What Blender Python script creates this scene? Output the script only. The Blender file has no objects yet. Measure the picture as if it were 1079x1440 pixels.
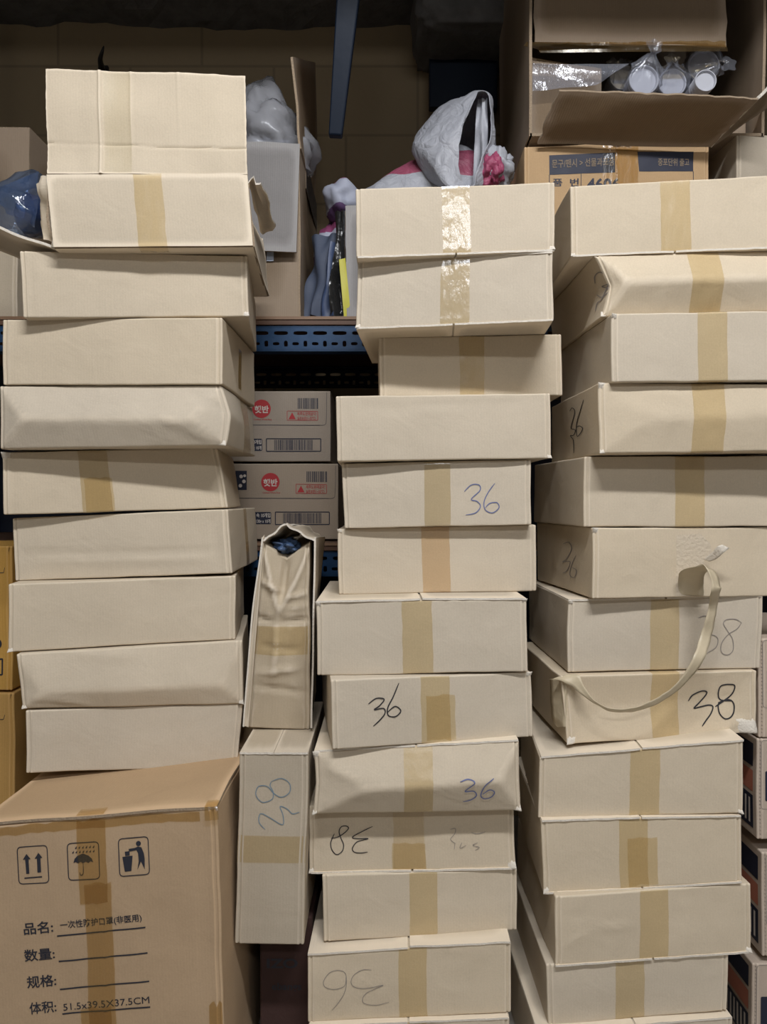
import bpy, bmesh, math, random
import numpy as np
from mathutils import Vector, Matrix, noise, geometry

C = bpy.context.scene.collection
SC = bpy.context.scene
R = math.radians
# ------------------------------------------------------------------ camera
FPX = 1080.0                     # focal length in pixels of the 1079 x 1440 frame
CZ = 0.93                        # camera height above the floor
PITCH = math.atan(15/1080.0)     # looks slightly down
cam = bpy.data.cameras.new('camera'); camo = bpy.data.objects.new('camera', cam); C.objects.link(camo)
camo.location = (0, 0, CZ); camo.rotation_euler = (math.pi/2 - PITCH, 0, 0)
cam.sensor_fit = 'VERTICAL'; cam.sensor_height = 36.0; cam.lens = 36.0*FPX/1440.0
cam.clip_start = 0.02
SC.camera = camo
# ------------------------------------------------------------------ world, exposure, lamps
SC.view_settings.view_transform = 'Standard'; SC.view_settings.look = 'None'
SC.view_settings.gamma = 1.0; SC.view_settings.use_curve_mapping = False
SC.view_settings.exposure = 0.66
w = bpy.data.worlds.new('world'); SC.world = w; w.use_nodes = True
w.node_tree.nodes['Background'].inputs[0].default_value = (0.75, 0.85, 1.0, 1)
w.node_tree.nodes['Background'].inputs[1].default_value = 0.01
LAMPS = [   # x, y, z, length, width, watts  (ceiling tubes, all outside the frame)
    (0.25, -0.22, 2.76, 1.25, 0.16, 46.0),
    (0.35, -1.75, 2.42, 1.25, 0.22, 17.0),
]
LCOL = (0.965, 0.975, 1.0)
for i, (x, y, z, l, wd, p) in enumerate(LAMPS):
    ld = bpy.data.lights.new('tube_light', 'AREA'); ld.shape = 'RECTANGLE'; ld.size = l; ld.size_y = wd
    ld.energy = p; ld.color = LCOL
    lo = bpy.data.objects.new('tube_light', ld); C.objects.link(lo); lo.location = (x, y, z)
    lo.rotation_euler = (R(38) if i == 0 else R(30), 0, 0)

# ------------------------------------------------------------------ helpers: projection
def ray(px, py):
    a = (px-539.5)/FPX; b = (720.0-py)/FPX
    c, s = math.cos(PITCH), math.sin(PITCH)
    return Vector((a, c + b*s, -s + b*c))
O = Vector((0, 0, CZ))
def at(px, py, Y):                       # world point seen at a pixel, at distance Y in front
    d = ray(px, py); return O + d*(Y/d.y)
def hit(px, py, p0, n):
    d = ray(px, py); return O + d*((p0-O).dot(n)/d.dot(n))
def kz(px, py):
    d = ray(px, py); return d.z/d.y
def proj_x(p):
    q = p-O; c, s = math.cos(PITCH), math.sin(PITCH)
    return 539.5 + FPX*q.x/(c*q.y - s*q.z)

# ------------------------------------------------------------------ helpers: materials
MATS = {}
def nt(name):
    m = bpy.data.materials.new(name); m.use_nodes = True
    n = m.node_tree; b = n.nodes['Principled BSDF']; MATS[name] = m
    return m, n, b
def N(n, t, **k):
    x = n.nodes.new(t)
    for a, v in k.items(): setattr(x, a, v)
    return x
def flat(name, col, rough=0.6, metal=0.0, spec=0.5, bump=0, bscale=200, var=0.0, vscale=20):
    m, n, b = nt(name)
    b.inputs['Roughness'].default_value = rough; b.inputs['Metallic'].default_value = metal
    b.inputs['Specular IOR Level'].default_value = spec
    b.inputs['Base Color'].default_value = (*col, 1)
    tc = N(n, 'ShaderNodeTexCoord')
    if var:
        no = N(n, 'ShaderNodeTexNoise'); no.inputs['Scale'].default_value = vscale; no.inputs['Detail'].default_value = 6
        n.links.new(tc.outputs['Object'], no.inputs['Vector'])
        mx = N(n, 'ShaderNodeMix', data_type='RGBA'); n.links.new(no.outputs['Fac'], mx.inputs['Factor'])
        mx.inputs['A'].default_value = (*[c*(1-var) for c in col], 1); mx.inputs['B'].default_value = (*[min(1, c*(1+var)) for c in col], 1)
        n.links.new(mx.outputs['Result'], b.inputs['Base Color'])
    if bump:
        no = N(n, 'ShaderNodeTexNoise'); no.inputs['Scale'].default_value = bscale; no.inputs['Detail'].default_value = 5
        n.links.new(tc.outputs['Object'], no.inputs['Vector'])
        bp = N(n, 'ShaderNodeBump'); bp.inputs['Strength'].default_value = bump; bp.inputs['Distance'].default_value = 0.003
        n.links.new(no.outputs['Fac'], bp.inputs['Height']); n.links.new(bp.outputs['Normal'], b.inputs['Normal'])
    return m
def cardboard(name, col, var=0.085, flute=0.25, crumple=0.35):
    m, n, b = nt(name)
    b.inputs['Roughness'].default_value = 0.78; b.inputs['Specular IOR Level'].default_value = 0.25
    tc = N(n, 'ShaderNodeTexCoord'); oi = N(n, 'ShaderNodeObjectInfo'); uv = N(n, 'ShaderNodeUVMap')
    # fibre specks
    n1 = N(n, 'ShaderNodeTexNoise'); n1.inputs['Scale'].default_value = 420; n1.inputs['Detail'].default_value = 4
    n2 = N(n, 'ShaderNodeTexNoise'); n2.inputs['Scale'].default_value = 9; n2.inputs['Detail'].default_value = 5
    n.links.new(tc.outputs['Object'], n1.inputs['Vector']); n.links.new(tc.outputs['Object'], n2.inputs['Vector'])
    ad = N(n, 'ShaderNodeMath', operation='ADD'); n.links.new(n1.outputs['Fac'], ad.inputs[0]); n.links.new(n2.outputs['Fac'], ad.inputs[1])
    hf = N(n, 'ShaderNodeMath', operation='MULTIPLY'); hf.inputs[1].default_value = 0.5; n.links.new(ad.outputs[0], hf.inputs[0])
    mx = N(n, 'ShaderNodeMix', data_type='RGBA'); n.links.new(hf.outputs[0], mx.inputs['Factor'])
    mx.inputs['A'].default_value = (*[c*(1-2.2*var) for c in col], 1); mx.inputs['B'].default_value = (*[c*(1+2.2*var) for c in col], 1)
    # box to box variation of tone
    hs = N(n, 'ShaderNodeHueSaturation')
    mr = N(n, 'ShaderNodeMapRange'); mr.inputs['To Min'].default_value = 0.95; mr.inputs['To Max'].default_value = 1.04
    n.links.new(oi.outputs['Random'], mr.inputs['Value']); n.links.new(mr.outputs['Result'], hs.inputs['Value'])
    mr2 = N(n, 'ShaderNodeMapRange'); mr2.inputs['To Min'].default_value = 0.88; mr2.inputs['To Max'].default_value = 1.12
    n.links.new(oi.outputs['Random'], mr2.inputs['Value']); n.links.new(mr2.outputs['Result'], hs.inputs['Saturation'])
    n.links.new(mx.outputs['Result'], hs.inputs['Color'])
    # paler edges: bright edge highlights put into the colour by pointiness
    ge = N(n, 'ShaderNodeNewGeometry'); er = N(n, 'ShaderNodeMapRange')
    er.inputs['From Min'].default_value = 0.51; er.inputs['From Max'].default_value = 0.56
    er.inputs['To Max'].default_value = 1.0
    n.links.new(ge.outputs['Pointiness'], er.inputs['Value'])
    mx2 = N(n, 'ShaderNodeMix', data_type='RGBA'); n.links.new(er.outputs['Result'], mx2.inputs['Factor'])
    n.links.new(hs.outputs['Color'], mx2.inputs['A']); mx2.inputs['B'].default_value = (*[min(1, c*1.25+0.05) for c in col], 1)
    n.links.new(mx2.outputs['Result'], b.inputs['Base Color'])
    # flutes
    wv = N(n, 'ShaderNodeTexWave', bands_direction='X'); wv.inputs['Scale'].default_value = 70
    wv.inputs['Distortion'].default_value = 1.2; wv.inputs['Detail'].default_value = 2; wv.inputs['Detail Scale'].default_value = 0.3
    n.links.new(uv.outputs['UV'], wv.inputs['Vector'])
    b1 = N(n, 'ShaderNodeBump'); b1.inputs['Strength'].default_value = flute; b1.inputs['Distance'].default_value = 0.0006
    n.links.new(wv.outputs['Fac'], b1.inputs['Height'])
    n3 = N(n, 'ShaderNodeTexNoise'); n3.inputs['Scale'].default_value = 16; n3.inputs['Detail'].default_value = 4; n3.inputs['Distortion'].default_value = 0.6
    n.links.new(tc.outputs['Object'], n3.inputs['Vector'])
    b2 = N(n, 'ShaderNodeBump'); b2.inputs['Strength'].default_value = crumple; b2.inputs['Distance'].default_value = 0.006
    n.links.new(n3.outputs['Fac'], b2.inputs['Height']); n.links.new(b1.outputs['Normal'], b2.inputs['Normal'])
    b3 = N(n, 'ShaderNodeBump'); b3.inputs['Strength'].default_value = 0.25; b3.inputs['Distance'].default_value = 0.0006
    n.links.new(n1.outputs['Fac'], b3.inputs['Height']); n.links.new(b2.outputs['Normal'], b3.inputs['Normal'])
    n.links.new(b3.outputs['Normal'], b.inputs['Normal'])
    return m
def film(name, tint, gloss=0.35, rough=0.2, wr=0.5, wscale=60, body=0.0, bodycol=(0.6, 0.6, 0.6)):
    """see-through film: tinted transparency under a glossy, wrinkled surface"""
    m = bpy.data.materials.new(name); m.use_nodes = True; n = m.node_tree; n.nodes.clear(); MATS[name] = m
    out = N(n, 'ShaderNodeOutputMaterial'); tr = N(n, 'ShaderNodeBsdfTransparent'); tr.inputs[0].default_value = (*tint, 1)
    gl = N(n, 'ShaderNodeBsdfGlossy'); gl.inputs['Roughness'].default_value = rough; gl.inputs['Color'].default_value = (0.95, 0.97, 1, 1)
    fr = N(n, 'ShaderNodeFresnel'); ge = N(n, 'ShaderNodeNewGeometry'); mi = N(n, 'ShaderNodeMapRange')   # same reflectance from either side of the thin film
    mi.inputs['To Min'].default_value = 1.0+gloss; mi.inputs['To Max'].default_value = 1.0/(1.0+gloss)
    n.links.new(ge.outputs['Backfacing'], mi.inputs['Value']); n.links.new(mi.outputs['Result'], fr.inputs['IOR'])
    tc = N(n, 'ShaderNodeTexCoord'); no = N(n, 'ShaderNodeTexNoise'); no.inputs['Scale'].default_value = wscale; no.inputs['Detail'].default_value = 4
    mp = N(n, 'ShaderNodeMapping'); mp.inputs['Scale'].default_value = (1, 1, 0.45)
    n.links.new(tc.outputs['Object'], mp.inputs['Vector']); n.links.new(mp.outputs['Vector'], no.inputs['Vector'])
    bp = N(n, 'ShaderNodeBump'); bp.inputs['Strength'].default_value = wr; bp.inputs['Distance'].default_value = 0.004
    n.links.new(no.outputs['Fac'], bp.inputs['Height']); n.links.new(bp.outputs['Normal'], gl.inputs['Normal']); n.links.new(bp.outputs['Normal'], fr.inputs['Normal'])
    mx = N(n, 'ShaderNodeMixShader'); n.links.new(fr.outputs[0], mx.inputs[0])
    src = tr
    if body:
        df = N(n, 'ShaderNodeBsdfDiffuse'); df.inputs['Color'].default_value = (*bodycol, 1); n.links.new(bp.outputs['Normal'], df.inputs['Normal'])
        mb = N(n, 'ShaderNodeMixShader'); mb.inputs[0].default_value = body
        n.links.new(tr.outputs[0], mb.inputs[1]); n.links.new(df.outputs[0], mb.inputs[2]); src = mb
    n.links.new(src.outputs[0], mx.inputs[1]); n.links.new(gl.outputs[0], mx.inputs[2]); n.links.new(mx.outputs[0], out.inputs[0])
    return m

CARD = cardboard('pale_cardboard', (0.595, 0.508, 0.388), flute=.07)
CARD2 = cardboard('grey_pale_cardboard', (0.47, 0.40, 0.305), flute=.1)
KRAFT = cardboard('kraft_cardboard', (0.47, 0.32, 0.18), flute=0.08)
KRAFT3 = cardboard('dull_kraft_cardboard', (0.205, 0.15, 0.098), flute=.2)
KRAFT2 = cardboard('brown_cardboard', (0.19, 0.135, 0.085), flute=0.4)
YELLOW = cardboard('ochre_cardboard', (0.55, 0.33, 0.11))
EDGE = flat('cardboard_cut_edge', (0.33, 0.25, 0.17), 0.9, bump=0.6, bscale=500, var=0.3, vscale=300)
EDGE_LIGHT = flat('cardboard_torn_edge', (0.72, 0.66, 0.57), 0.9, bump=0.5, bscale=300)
LINER = flat('torn_paper_liner', (0.60, 0.50, 0.36), 0.8, bump=0.4, bscale=150, var=0.12, vscale=60)
TAPE = film('tan_packing_tape', (0.955, 0.905, 0.785), 0.42, 0.28, 0.4, 45, body=0.04, bodycol=(0.55, 0.45, 0.27))
TAPE_S = film('shiny_packing_tape', (0.955, 0.91, 0.80), 0.85, 0.19, 0.40, 80, body=0.04, bodycol=(0.52, 0.42, 0.26))
TAPE_C = film('clear_packing_tape', (0.96, 0.92, 0.84), 0.5, 0.2, 0.9, 80)
TAPE_G = film('greyed_packing_tape', (0.965, 0.96, 0.925), 0.35, 0.35, 0.3, 45)
TAPE_O = film('orange_packing_tape', (0.975, 0.89, 0.78), 0.6, 0.25, 0.5, 45, body=0.05, bodycol=(0.62, 0.42, 0.24))
TAPE_B = film('brown_packing_tape', (0.89, 0.80, 0.61), 0.45, 0.22, 0.4, 40, body=0.08, bodycol=(0.36, 0.24, 0.10))
INK = flat('black_marker_ink', (0.025, 0.024, 0.028), 0.6)
INK_BLUE = flat('blue_pen_ink', (0.13, 0.16, 0.34), 0.6)
INK_TEAL = flat('teal_pen_ink', (0.17, 0.25, 0.31), 0.6)
PENCIL = flat('pencil_line', (0.27, 0.24, 0.22), 0.7)
PRINT = flat('navy_black_print', (0.018, 0.02, 0.032), 0.6)
NAVY = flat('navy_print', (0.012, 0.015, 0.035), 0.6)
RED = flat('red_print', (0.42, 0.025, 0.03), 0.6)
WHITEP = flat('white_print', (0.62, 0.56, 0.50), 0.6)
KPRINT = flat('unprinted_kraft_letter', (0.22, 0.165, 0.11), 0.7)
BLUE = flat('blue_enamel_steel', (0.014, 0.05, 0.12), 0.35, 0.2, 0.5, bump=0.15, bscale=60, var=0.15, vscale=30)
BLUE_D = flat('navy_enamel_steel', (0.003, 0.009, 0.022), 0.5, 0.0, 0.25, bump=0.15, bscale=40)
BOARD = flat('brown_shelf_board', (0.10, 0.05, 0.028), 0.55, var=0.25, vscale=15)
BOARD_E = flat('shelf_board_edge', (0.22, 0.13, 0.075), 0.5)
CUP = flat('white_paper_cup', (0.50, 0.51, 0.56), 0.5)
BAGF = film('clear_plastic_bag', (0.93, 0.94, 0.97), 0.5, 0.12, 1.0, 70, body=0.12, bodycol=(0.6, 0.62, 0.70))
BAGM = film('milky_plastic_bag', (0.80, 0.81, 0.85), 0.35, 0.25, 0.8, 30, body=0.42, bodycol=(0.55, 0.56, 0.60))
BAGB = film('blue_plastic_bag', (0.62, 0.72, 0.88), 0.6, 0.12, 1.0, 35, body=0.14, bodycol=(0.16, 0.23, 0.38))
BLUECON = flat('blue_plastic_wrap', (0.05, 0.09, 0.19), 0.25, bump=0.8, bscale=30)

# ------------------------------------------------------------------ helpers: meshes and tagging
def setp(o, label=None, cat=None, group=None, kind=None):
    if label: o['label'] = label
    if cat: o['category'] = cat
    if group: o['group'] = group
    if kind: o['kind'] = kind
    return o
def empty(name, loc, label, cat, group=None):
    o = bpy.data.objects.new(name, None); o.empty_display_size = 0.05; C.objects.link(o); o.location = loc
    return setp(o, label, cat, group)
def build(name, verts, faces, mat, parent=None, uvs=None, smooth=True, loc=None, mats=None, midx=None):
    """verts are world points; the mesh is stored relative to its parent (or to loc)"""
    base = Vector(parent.matrix_world_loc) if False else None
    org = Vector((0, 0, 0))
    p = parent
    while p is not None:
        org += p.location; p = p.parent
    if parent is None:
        if loc is None:
            xs = [v[0] for v in verts]; ys = [v[1] for v in verts]; zs = [v[2] for v in verts]
            loc = Vector(((min(xs)+max(xs))/2, (min(ys)+max(ys))/2, min(zs)))
        org = Vector(loc)
    me = bpy.data.meshes.new(name)
    me.from_pydata([tuple(Vector(v)-org) for v in verts], [], faces)
    for m in (mats or [mat]): me.materials.append(m)
    if midx: me.polygons.foreach_set('material_index', midx)
    if uvs:
        ul = me.uv_layers.new(name='UVMap')
        for poly in me.polygons:
            for li in poly.loop_indices: ul.data[li].uv = uvs[me.loops[li].vertex_index]
    if smooth: me.polygons.foreach_set('use_smooth', [True]*len(me.polygons))
    me.update()
    o = bpy.data.objects.new(name, me); C.objects.link(o)
    if parent: o.parent = parent
    else: o.location = org
    return o
def sharpen(o, ang=40):
    me = o.data; bm = bmesh.new(); bm.from_mesh(me); bmesh.ops.remove_doubles(bm, verts=bm.verts, dist=1e-6)
    bmesh.ops.recalc_face_normals(bm, faces=bm.faces)
    for e in bm.edges:
        if len(e.link_faces) == 2 and e.calc_face_angle(0) > R(ang): e.smooth = False
    bm.to_mesh(me); bm.free(); return o
def grid_faces(nu, nv, off=0, flip=False):
    f = []
    for j in range(nv-1):
        for i in range(nu-1):
            a = off+j*nu+i; q = (a, a+1, a+nu+1, a+nu)
            f.append(q[::-1] if flip else q)
    return f
def slab(name, quad, th, mat, parent=None, nu=8, nv=8, warp=0.0, seed=0, bend=None, edge=None, loc=None, rag=0.0):
    """a sheet of card: quad = 4 world points (BL, BR, TR, TL), thickness th, warped and closed"""
    a, b, c, d = [Vector(q) for q in quad]
    nrm = (b-a).cross(d-a).normalized()
    vs = []; uv = []
    W = (b-a).length; H = (d-a).length
    for s in (0.5, -0.5):
        for j in range(nv):
            for i in range(nu):
                u, v = i/(nu-1), j/(nv-1)
                uu, vv = u, v
                if rag and (i in (0, nu-1) or j in (0, nv-1)):
                    r_ = rag*noise.noise(Vector((u*23+seed, v*23, seed*1.7)))
                    if j == nv-1: vv += r_
                    if i == 0: uu -= r_*.6
                    if i == nu-1: uu += r_*.6
                p = (a*(1-uu)+b*uu)*(1-vv)+(d*(1-uu)+c*uu)*vv
                k = warp*noise.noise(Vector((u*2.1+seed*3.1, v*2.1, seed)))
                if bend: k += bend(u, v)
                vs.append(p+nrm*(k+s*th)); uv.append((u*W, v*H))
    n = nu*nv; f = grid_faces(nu, nv) + grid_faces(nu, nv, n, True); mi = [0]*len(f)
    rim = [i for i in range(nu)]+[j*nu+nu-1 for j in range(1, nv)]+[(nv-1)*nu+i for i in range(nu-2, -1, -1)]+[j*nu for j in range(nv-2, 0, -1)]
    for k in range(len(rim)):
        x, y = rim[k], rim[(k+1) % len(rim)]; f.append((y, x, x+n, y+n)); mi.append(1)
    o = build(name, vs, f, mat, parent, uv, True, loc, [mat, edge or EDGE], mi)
    return sharpen(o)
def cube_verts(x0, x1, y0, y1, z0, z1):
    return [(x0, y0, z0), (x1, y0, z0), (x1, y1, z0), (x0, y1, z0), (x0, y0, z1), (x1, y0, z1), (x1, y1, z1), (x0, y1, z1)]
CF = [(0, 3, 2, 1), (4, 5, 6, 7), (0, 1, 5, 4), (1, 2, 6, 5), (2, 3, 7, 6), (3, 0, 4, 7)]
def cuboid(name, b, mat, parent=None, bev=0.0, loc=None):
    o = build(name, cube_verts(*b), CF, mat, parent, smooth=False, loc=loc)
    if bev:
        bm = bmesh.new(); bm.from_mesh(o.data)
        bmesh.ops.bevel(bm, geom=bm.edges[:], offset=bev, segments=2, affect='EDGES', profile=0.5)
        bm.to_mesh(o.data); bm.free()
    return o
def catmull(pts, sub=6, closed=False):
    out = []; n = len(pts)
    rng = range(n if closed else n-1)
    for i in rng:
        p0 = pts[(i-1) % n] if closed or i > 0 else pts[0]; p1 = pts[i]; p2 = pts[(i+1) % n]
        p3 = pts[(i+2) % n] if closed or i < n-2 else pts[-1]
        for k in range(sub):
            t = k/sub
            out.append(tuple(0.5*(2*b+(c-a)*t+(2*a-5*b+4*c-d)*t*t+(3*b-a-3*c+d)*t**3) for a, b, c, d in zip(p0, p1, p2, p3)))
    if not closed: out.append(tuple(pts[-1]))
    return out

# ------------------------------------------------------------------ the carton
class Carton:
    """A closed cardboard box. Its front face stands on a vertical plane turned by yaw; u runs to the right,
    v up, w back. pt() gives a point of the (crumpled, rounded) surface."""
    def __init__(s, q, Y, yaw, depth, seed=0, dents=(), creases=(), edge=0.0, edger=0.0, r=0.0024, nz=0.0020, score=True):
        s.seed = seed; s.dents = dents; s.creases = list(creases); s.edge = edge; s.edger = edger; s.r = r; s.nz = nz; s.score = score; s.dip = 0.0
        s.dh = Vector((math.sin(yaw), math.cos(yaw), 0))
        cx = sum(p[0] for p in q)/4; cy = sum(p[1] for p in q)/4
        p0 = at(cx, cy, Y)
        s.TL, s.TR, s.BR, s.BL = [hit(p[0], p[1], p0, s.dh) for p in q]
        s.p0 = p0
        s.D = depth
        s.W = ((s.TR-s.TL).length+(s.BR-s.BL).length)/2; s.H = ((s.TL-s.BL).length+(s.TR-s.BR).length)/2
        s.us = (s.BR-s.BL).normalized(); s.vs = Vector((0, 0, 1))
        s.base = (s.BL+s.BR)/2+s.dh*depth/2; s.base.z = min(s.BL.z, s.BR.z)
    def raw(s, u, v, w):
        return (s.BL*(1-u)+s.BR*u)*(1-v)+(s.TL*(1-u)+s.TR*u)*v+s.dh*(w*s.D)
    def relief(s, u, v):
        h = 0.0
        for d in s.dents:
            uA, uB, vA, vB, amp = d
            vl = vA+(vB-vA)*u
            t = min(u/max(uA, 1e-3), (1-u)/max(1-uB, 1e-3), (1-v)/(1-vl), v/vl, 1.0)
            t = max(0, t); t = t - 0.03*max(0, t-0.9)/0.1
            h += amp*1.35*t + amp*.07*math.sin(u*s.W*95+3*noise.noise(Vector((u*4, v*2, s.seed))))*max(0, min(1, t*1.5))*(v if amp > 0 else 0)*(.5+noise.noise(Vector((u*7, s.seed, 0))))
        x, y = u*s.W, v*s.H
        for (u0, v0, u1, v1, amp, wd) in s.creases:
            ax, ay, bx, by = u0*s.W, v0*s.H, u1*s.W, v1*s.H
            L2 = (bx-ax)**2+(by-ay)**2+1e-9
            t = ((x-ax)*(bx-ax)+(y-ay)*(by-ay))/L2; tc_ = max(0, min(1, t))
            d = math.hypot(x-ax-tc_*(bx-ax), y-ay-tc_*(by-ay)); d += 0.0006*noise.noise(Vector((x*60, y*60, s.seed)))
            k = max(0, 1-abs(2*tc_-1)**3)
            h += amp*k*math.exp(-(d/wd)**2)
        return h
    def pt(s, u, v, w, off=0.0):
        W, H, D, r = s.W, s.H, s.D, s.r
        p = [(u-.5)*W, (v-.5)*H, (w-.5)*D]; hd = [W/2, H/2, D/2]
        q = [max(-h+r, min(h-r, c)) for c, h in zip(p, hd)]
        dv = Vector([a-b for a, b in zip(p, q)])
        if dv.length > 1e-7:
            dv = dv.normalized()*(r+off); p = [a+b for a, b in zip(q, dv)]
        ru, rv, rw = p[0]/W+.5, p[1]/H+.5, p[2]/D+.5
        P = s.raw(ru, rv, rw)
        tent = max(0, 1-abs(2*v-1)); tent = tent**0.8
        if s.edge: P += s.us*(s.edge*tent*max(0, 1-u/0.12)*(1-w)**2)
        if s.edger: P += s.us*(s.edger*tent*max(0, 1-(1-u)/0.12)*(1-w))
        kf = max(0, 1-w*D/0.02)
        if kf > 0:
            h = s.relief(max(0, min(1, u)), max(0, min(1, v)))
            if s.score:
                for dd in (u*W, (1-u)*W):
                    h -= 0.0019*math.exp(-((dd-0.0058)/0.0013)**2)
                    h += 0.0007*math.exp(-((dd-0.0085)/0.0014)**2)
            P -= s.dh*(h*kf)
        if s.dip and v > .7:
            k = max(0, 1-abs(u-.5)/.5)*((v-.7)/.3)*max(0, 1-w*D/.14)
            P.z -= s.dip*k; P += s.dh*(s.dip*.4*k)
        a = s.nz
        nv_ = noise.noise_vector(Vector((P.x*9+s.seed*1.37, P.y*9, P.z*11+s.seed*.71)))
        n2 = noise.noise_vector(Vector((P.x*34+s.seed*2.1, P.y*34, P.z*34)))
        P += Vector((nv_.x, nv_.y, nv_.z*0.55))*a + Vector((n2.x, n2.y, n2.z))*a*0.22
        return P
    def lines(s, L, step=0.007):
        e = [0, 0.0009, 0.0018, 0.0030, 0.0042, 0.0055, 0.0068, 0.0085]
        mid = max(3, int((L-0.02)/step)); a = 0.0115
        m = [a+(L-2*a)*i/mid for i in range(mid+1)]
        return [x/L for x in e+m+[L-y for y in reversed(e)]]
    def body(s, parent, mat, name='body', step=0.007, v0=0.0, v1=1.0, back=0.02):
        vs, fs, uv = [], [], []
        U = s.lines(s.W, step); V = [v0+(v1-v0)*x for x in s.lines(s.H, step)]; Wl = s.lines(s.D, back)
        def g(A, B, fn, fl, la, lb):
            o = len(vs)
            for b in B:
                for a in A: vs.append(fn(a, b)); uv.append((a*la, b*lb))
            fs.extend(grid_faces(len(A), len(B), o, fl))
        g(U, V, lambda a, b: s.pt(a, b, 0), False, s.W, s.H)
        g(U, V, lambda a, b: s.pt(a, b, 1), True, s.W, s.H)
        g(Wl, V, lambda a, b: s.pt(0, b, a), True, s.D, s.H)
        g(Wl, V, lambda a, b: s.pt(1, b, a), False, s.D, s.H)
        g(U, Wl, lambda a, b: s.pt(a, 1 if v1 == 1 else v1, b), False, s.W, s.D)
        g(U, Wl, lambda a, b: s.pt(a, 0 if v0 == 0 else v0, b), True, s.W, s.D)
        o = build(name, vs, fs, mat, parent, uv)
        bm = bmesh.new(); bm.from_mesh(o.data); bmesh.ops.remove_doubles(bm, verts=bm.verts, dist=2e-5)
        bm.to_mesh(o.data); bm.free()
        return o
    def strip(s, parent, mat, path, u0, u1, off=0.0006, name='tape', nu=6, rag=0.0):
        """tape band; path is a list of (v, w) pairs walked over the box at width u0..u1"""
        vs, uv = [], []
        pts = []
        for k in range(len(path)-1):
            (a, b), (c, d) = path[k], path[k+1]
            L = abs(c-a)*s.H+abs(d-b)*s.D; n = max(2, int(L/0.005))
            for i in range(n): t = i/n; pts.append((a+(c-a)*t, b+(d-b)*t))
        pts.append(path[-1])
        n = len(pts)
        for j, (v, w) in enumerate(pts):
            for i in range(nu):
                t = i/(nu-1); vv = v
                if rag and j in (0, n-1): vv += rag*(random.random()-.5)
                uu = u0+(u1-u0)*t+0.0012/s.W*noise.noise(Vector((j*.21, s.seed, t*2)))
                vs.append(s.pt(uu, vv, w, off)); uv.append((t*0.048, j*0.005))
        return build(name, vs, grid_faces(nu, n, 0, True), mat, parent, uv)
    def flaps(s, parent, mat, top=True, bottom=True, lift=(0.0, 0.0)):
        for isT in (True, False):
            if isT and not top: continue
            if not isT and not bottom: continue
            for side in (0, 1):
                a, b = (0.004, 0.495) if side == 0 else (0.505, 0.996)
                v = 1.0 if isT else 0.0; sg = 1 if isT else -1
                nu, nw = 14, 10; vs = []
                for k, th in enumerate((0.0004, 0.0034)):
                    for j in range(nw):
                        for i in range(nu):
                            u = a+(b-a)*i/(nu-1); ww = -0.0018/s.D+(1.0)*j/(nw-1)
                            P = s.raw(u, v, ww)
                            inner = (u/0.5) if side == 0 else ((1-u)/0.5)
                            li = (0.0016*abs(noise.noise(Vector((u*9, s.seed*2.3, side)))))*max(0, 1-4*ww) + lift[side]*inner*max(0, 1-2*ww)
                            P += Vector((0, 0, sg*(th-0.0022+li)))
                            P += s.dh*(-0.0012*noise.noise(Vector((u*22, s.seed, 5+side+sg)))*(1 if j == 0 else 0))
                            vs.append(P)
                n = nu*nw; f = grid_faces(nu, nw)+grid_faces(nu, nw, n, True); mi = [0]*len(f)
                rim = [i for i in range(nu)]+[j*nu+nu-1 for j in range(1, nw)]+[(nw-1)*nu+i for i in range(nu-2, -1, -1)]+[j*nu for j in range(nw-2, 0, -1)]
                for k in range(len(rim)):
                    x, y = rim[k], rim[(k+1) % len(rim)]; f.append((x, y, y+n, x+n)); mi.append(1)
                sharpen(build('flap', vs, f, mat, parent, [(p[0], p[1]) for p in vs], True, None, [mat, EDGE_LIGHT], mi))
    # marks: 2-D pixel outlines laid onto a face
    def uvpx(s, px, py, face='F'):
        if face == 'F':
            P = hit(px, py, s.p0, s.dh); A, B, Dd, Cc = s.BL, s.BR, s.TL, s.TR
        else:
            x = 0 if face == 'L' else 1
            A = s.raw(x, 0, 1 if x == 0 else 0); B = s.raw(x, 0, 0 if x == 0 else 1)
            Dd = s.raw(x, 1, 1 if x == 0 else 0); Cc = s.raw(x, 1, 0 if x == 0 else 1)
            n = (B-A).cross(Dd-A).normalized(); P = hit(px, py, A, n)
        u = v = 0.5
        for _ in range(8):
            Q = (A*(1-u)+B*u)*(1-v)+(Dd*(1-u)+Cc*u)*v
            du = (B-A)*(1-v)+(Cc-Dd)*v; dv = (Dd-A)*(1-u)+(Cc-B)*u; e = P-Q
            a, b, c = du.dot(du), du.dot(dv), dv.dot(dv); x, y = e.dot(du), e.dot(dv); det = a*c-b*b
            u += (c*x-b*y)/det; v += (a*y-b*x)/det
        return u, v
    def on(s, u, v, face='F', off=0.0004):
        if face == 'F': return s.pt(u, v, 0, off)
        if face == 'L': return s.pt(0, v, 1-u, off)
        return s.pt(1, v, u, off)

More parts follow.
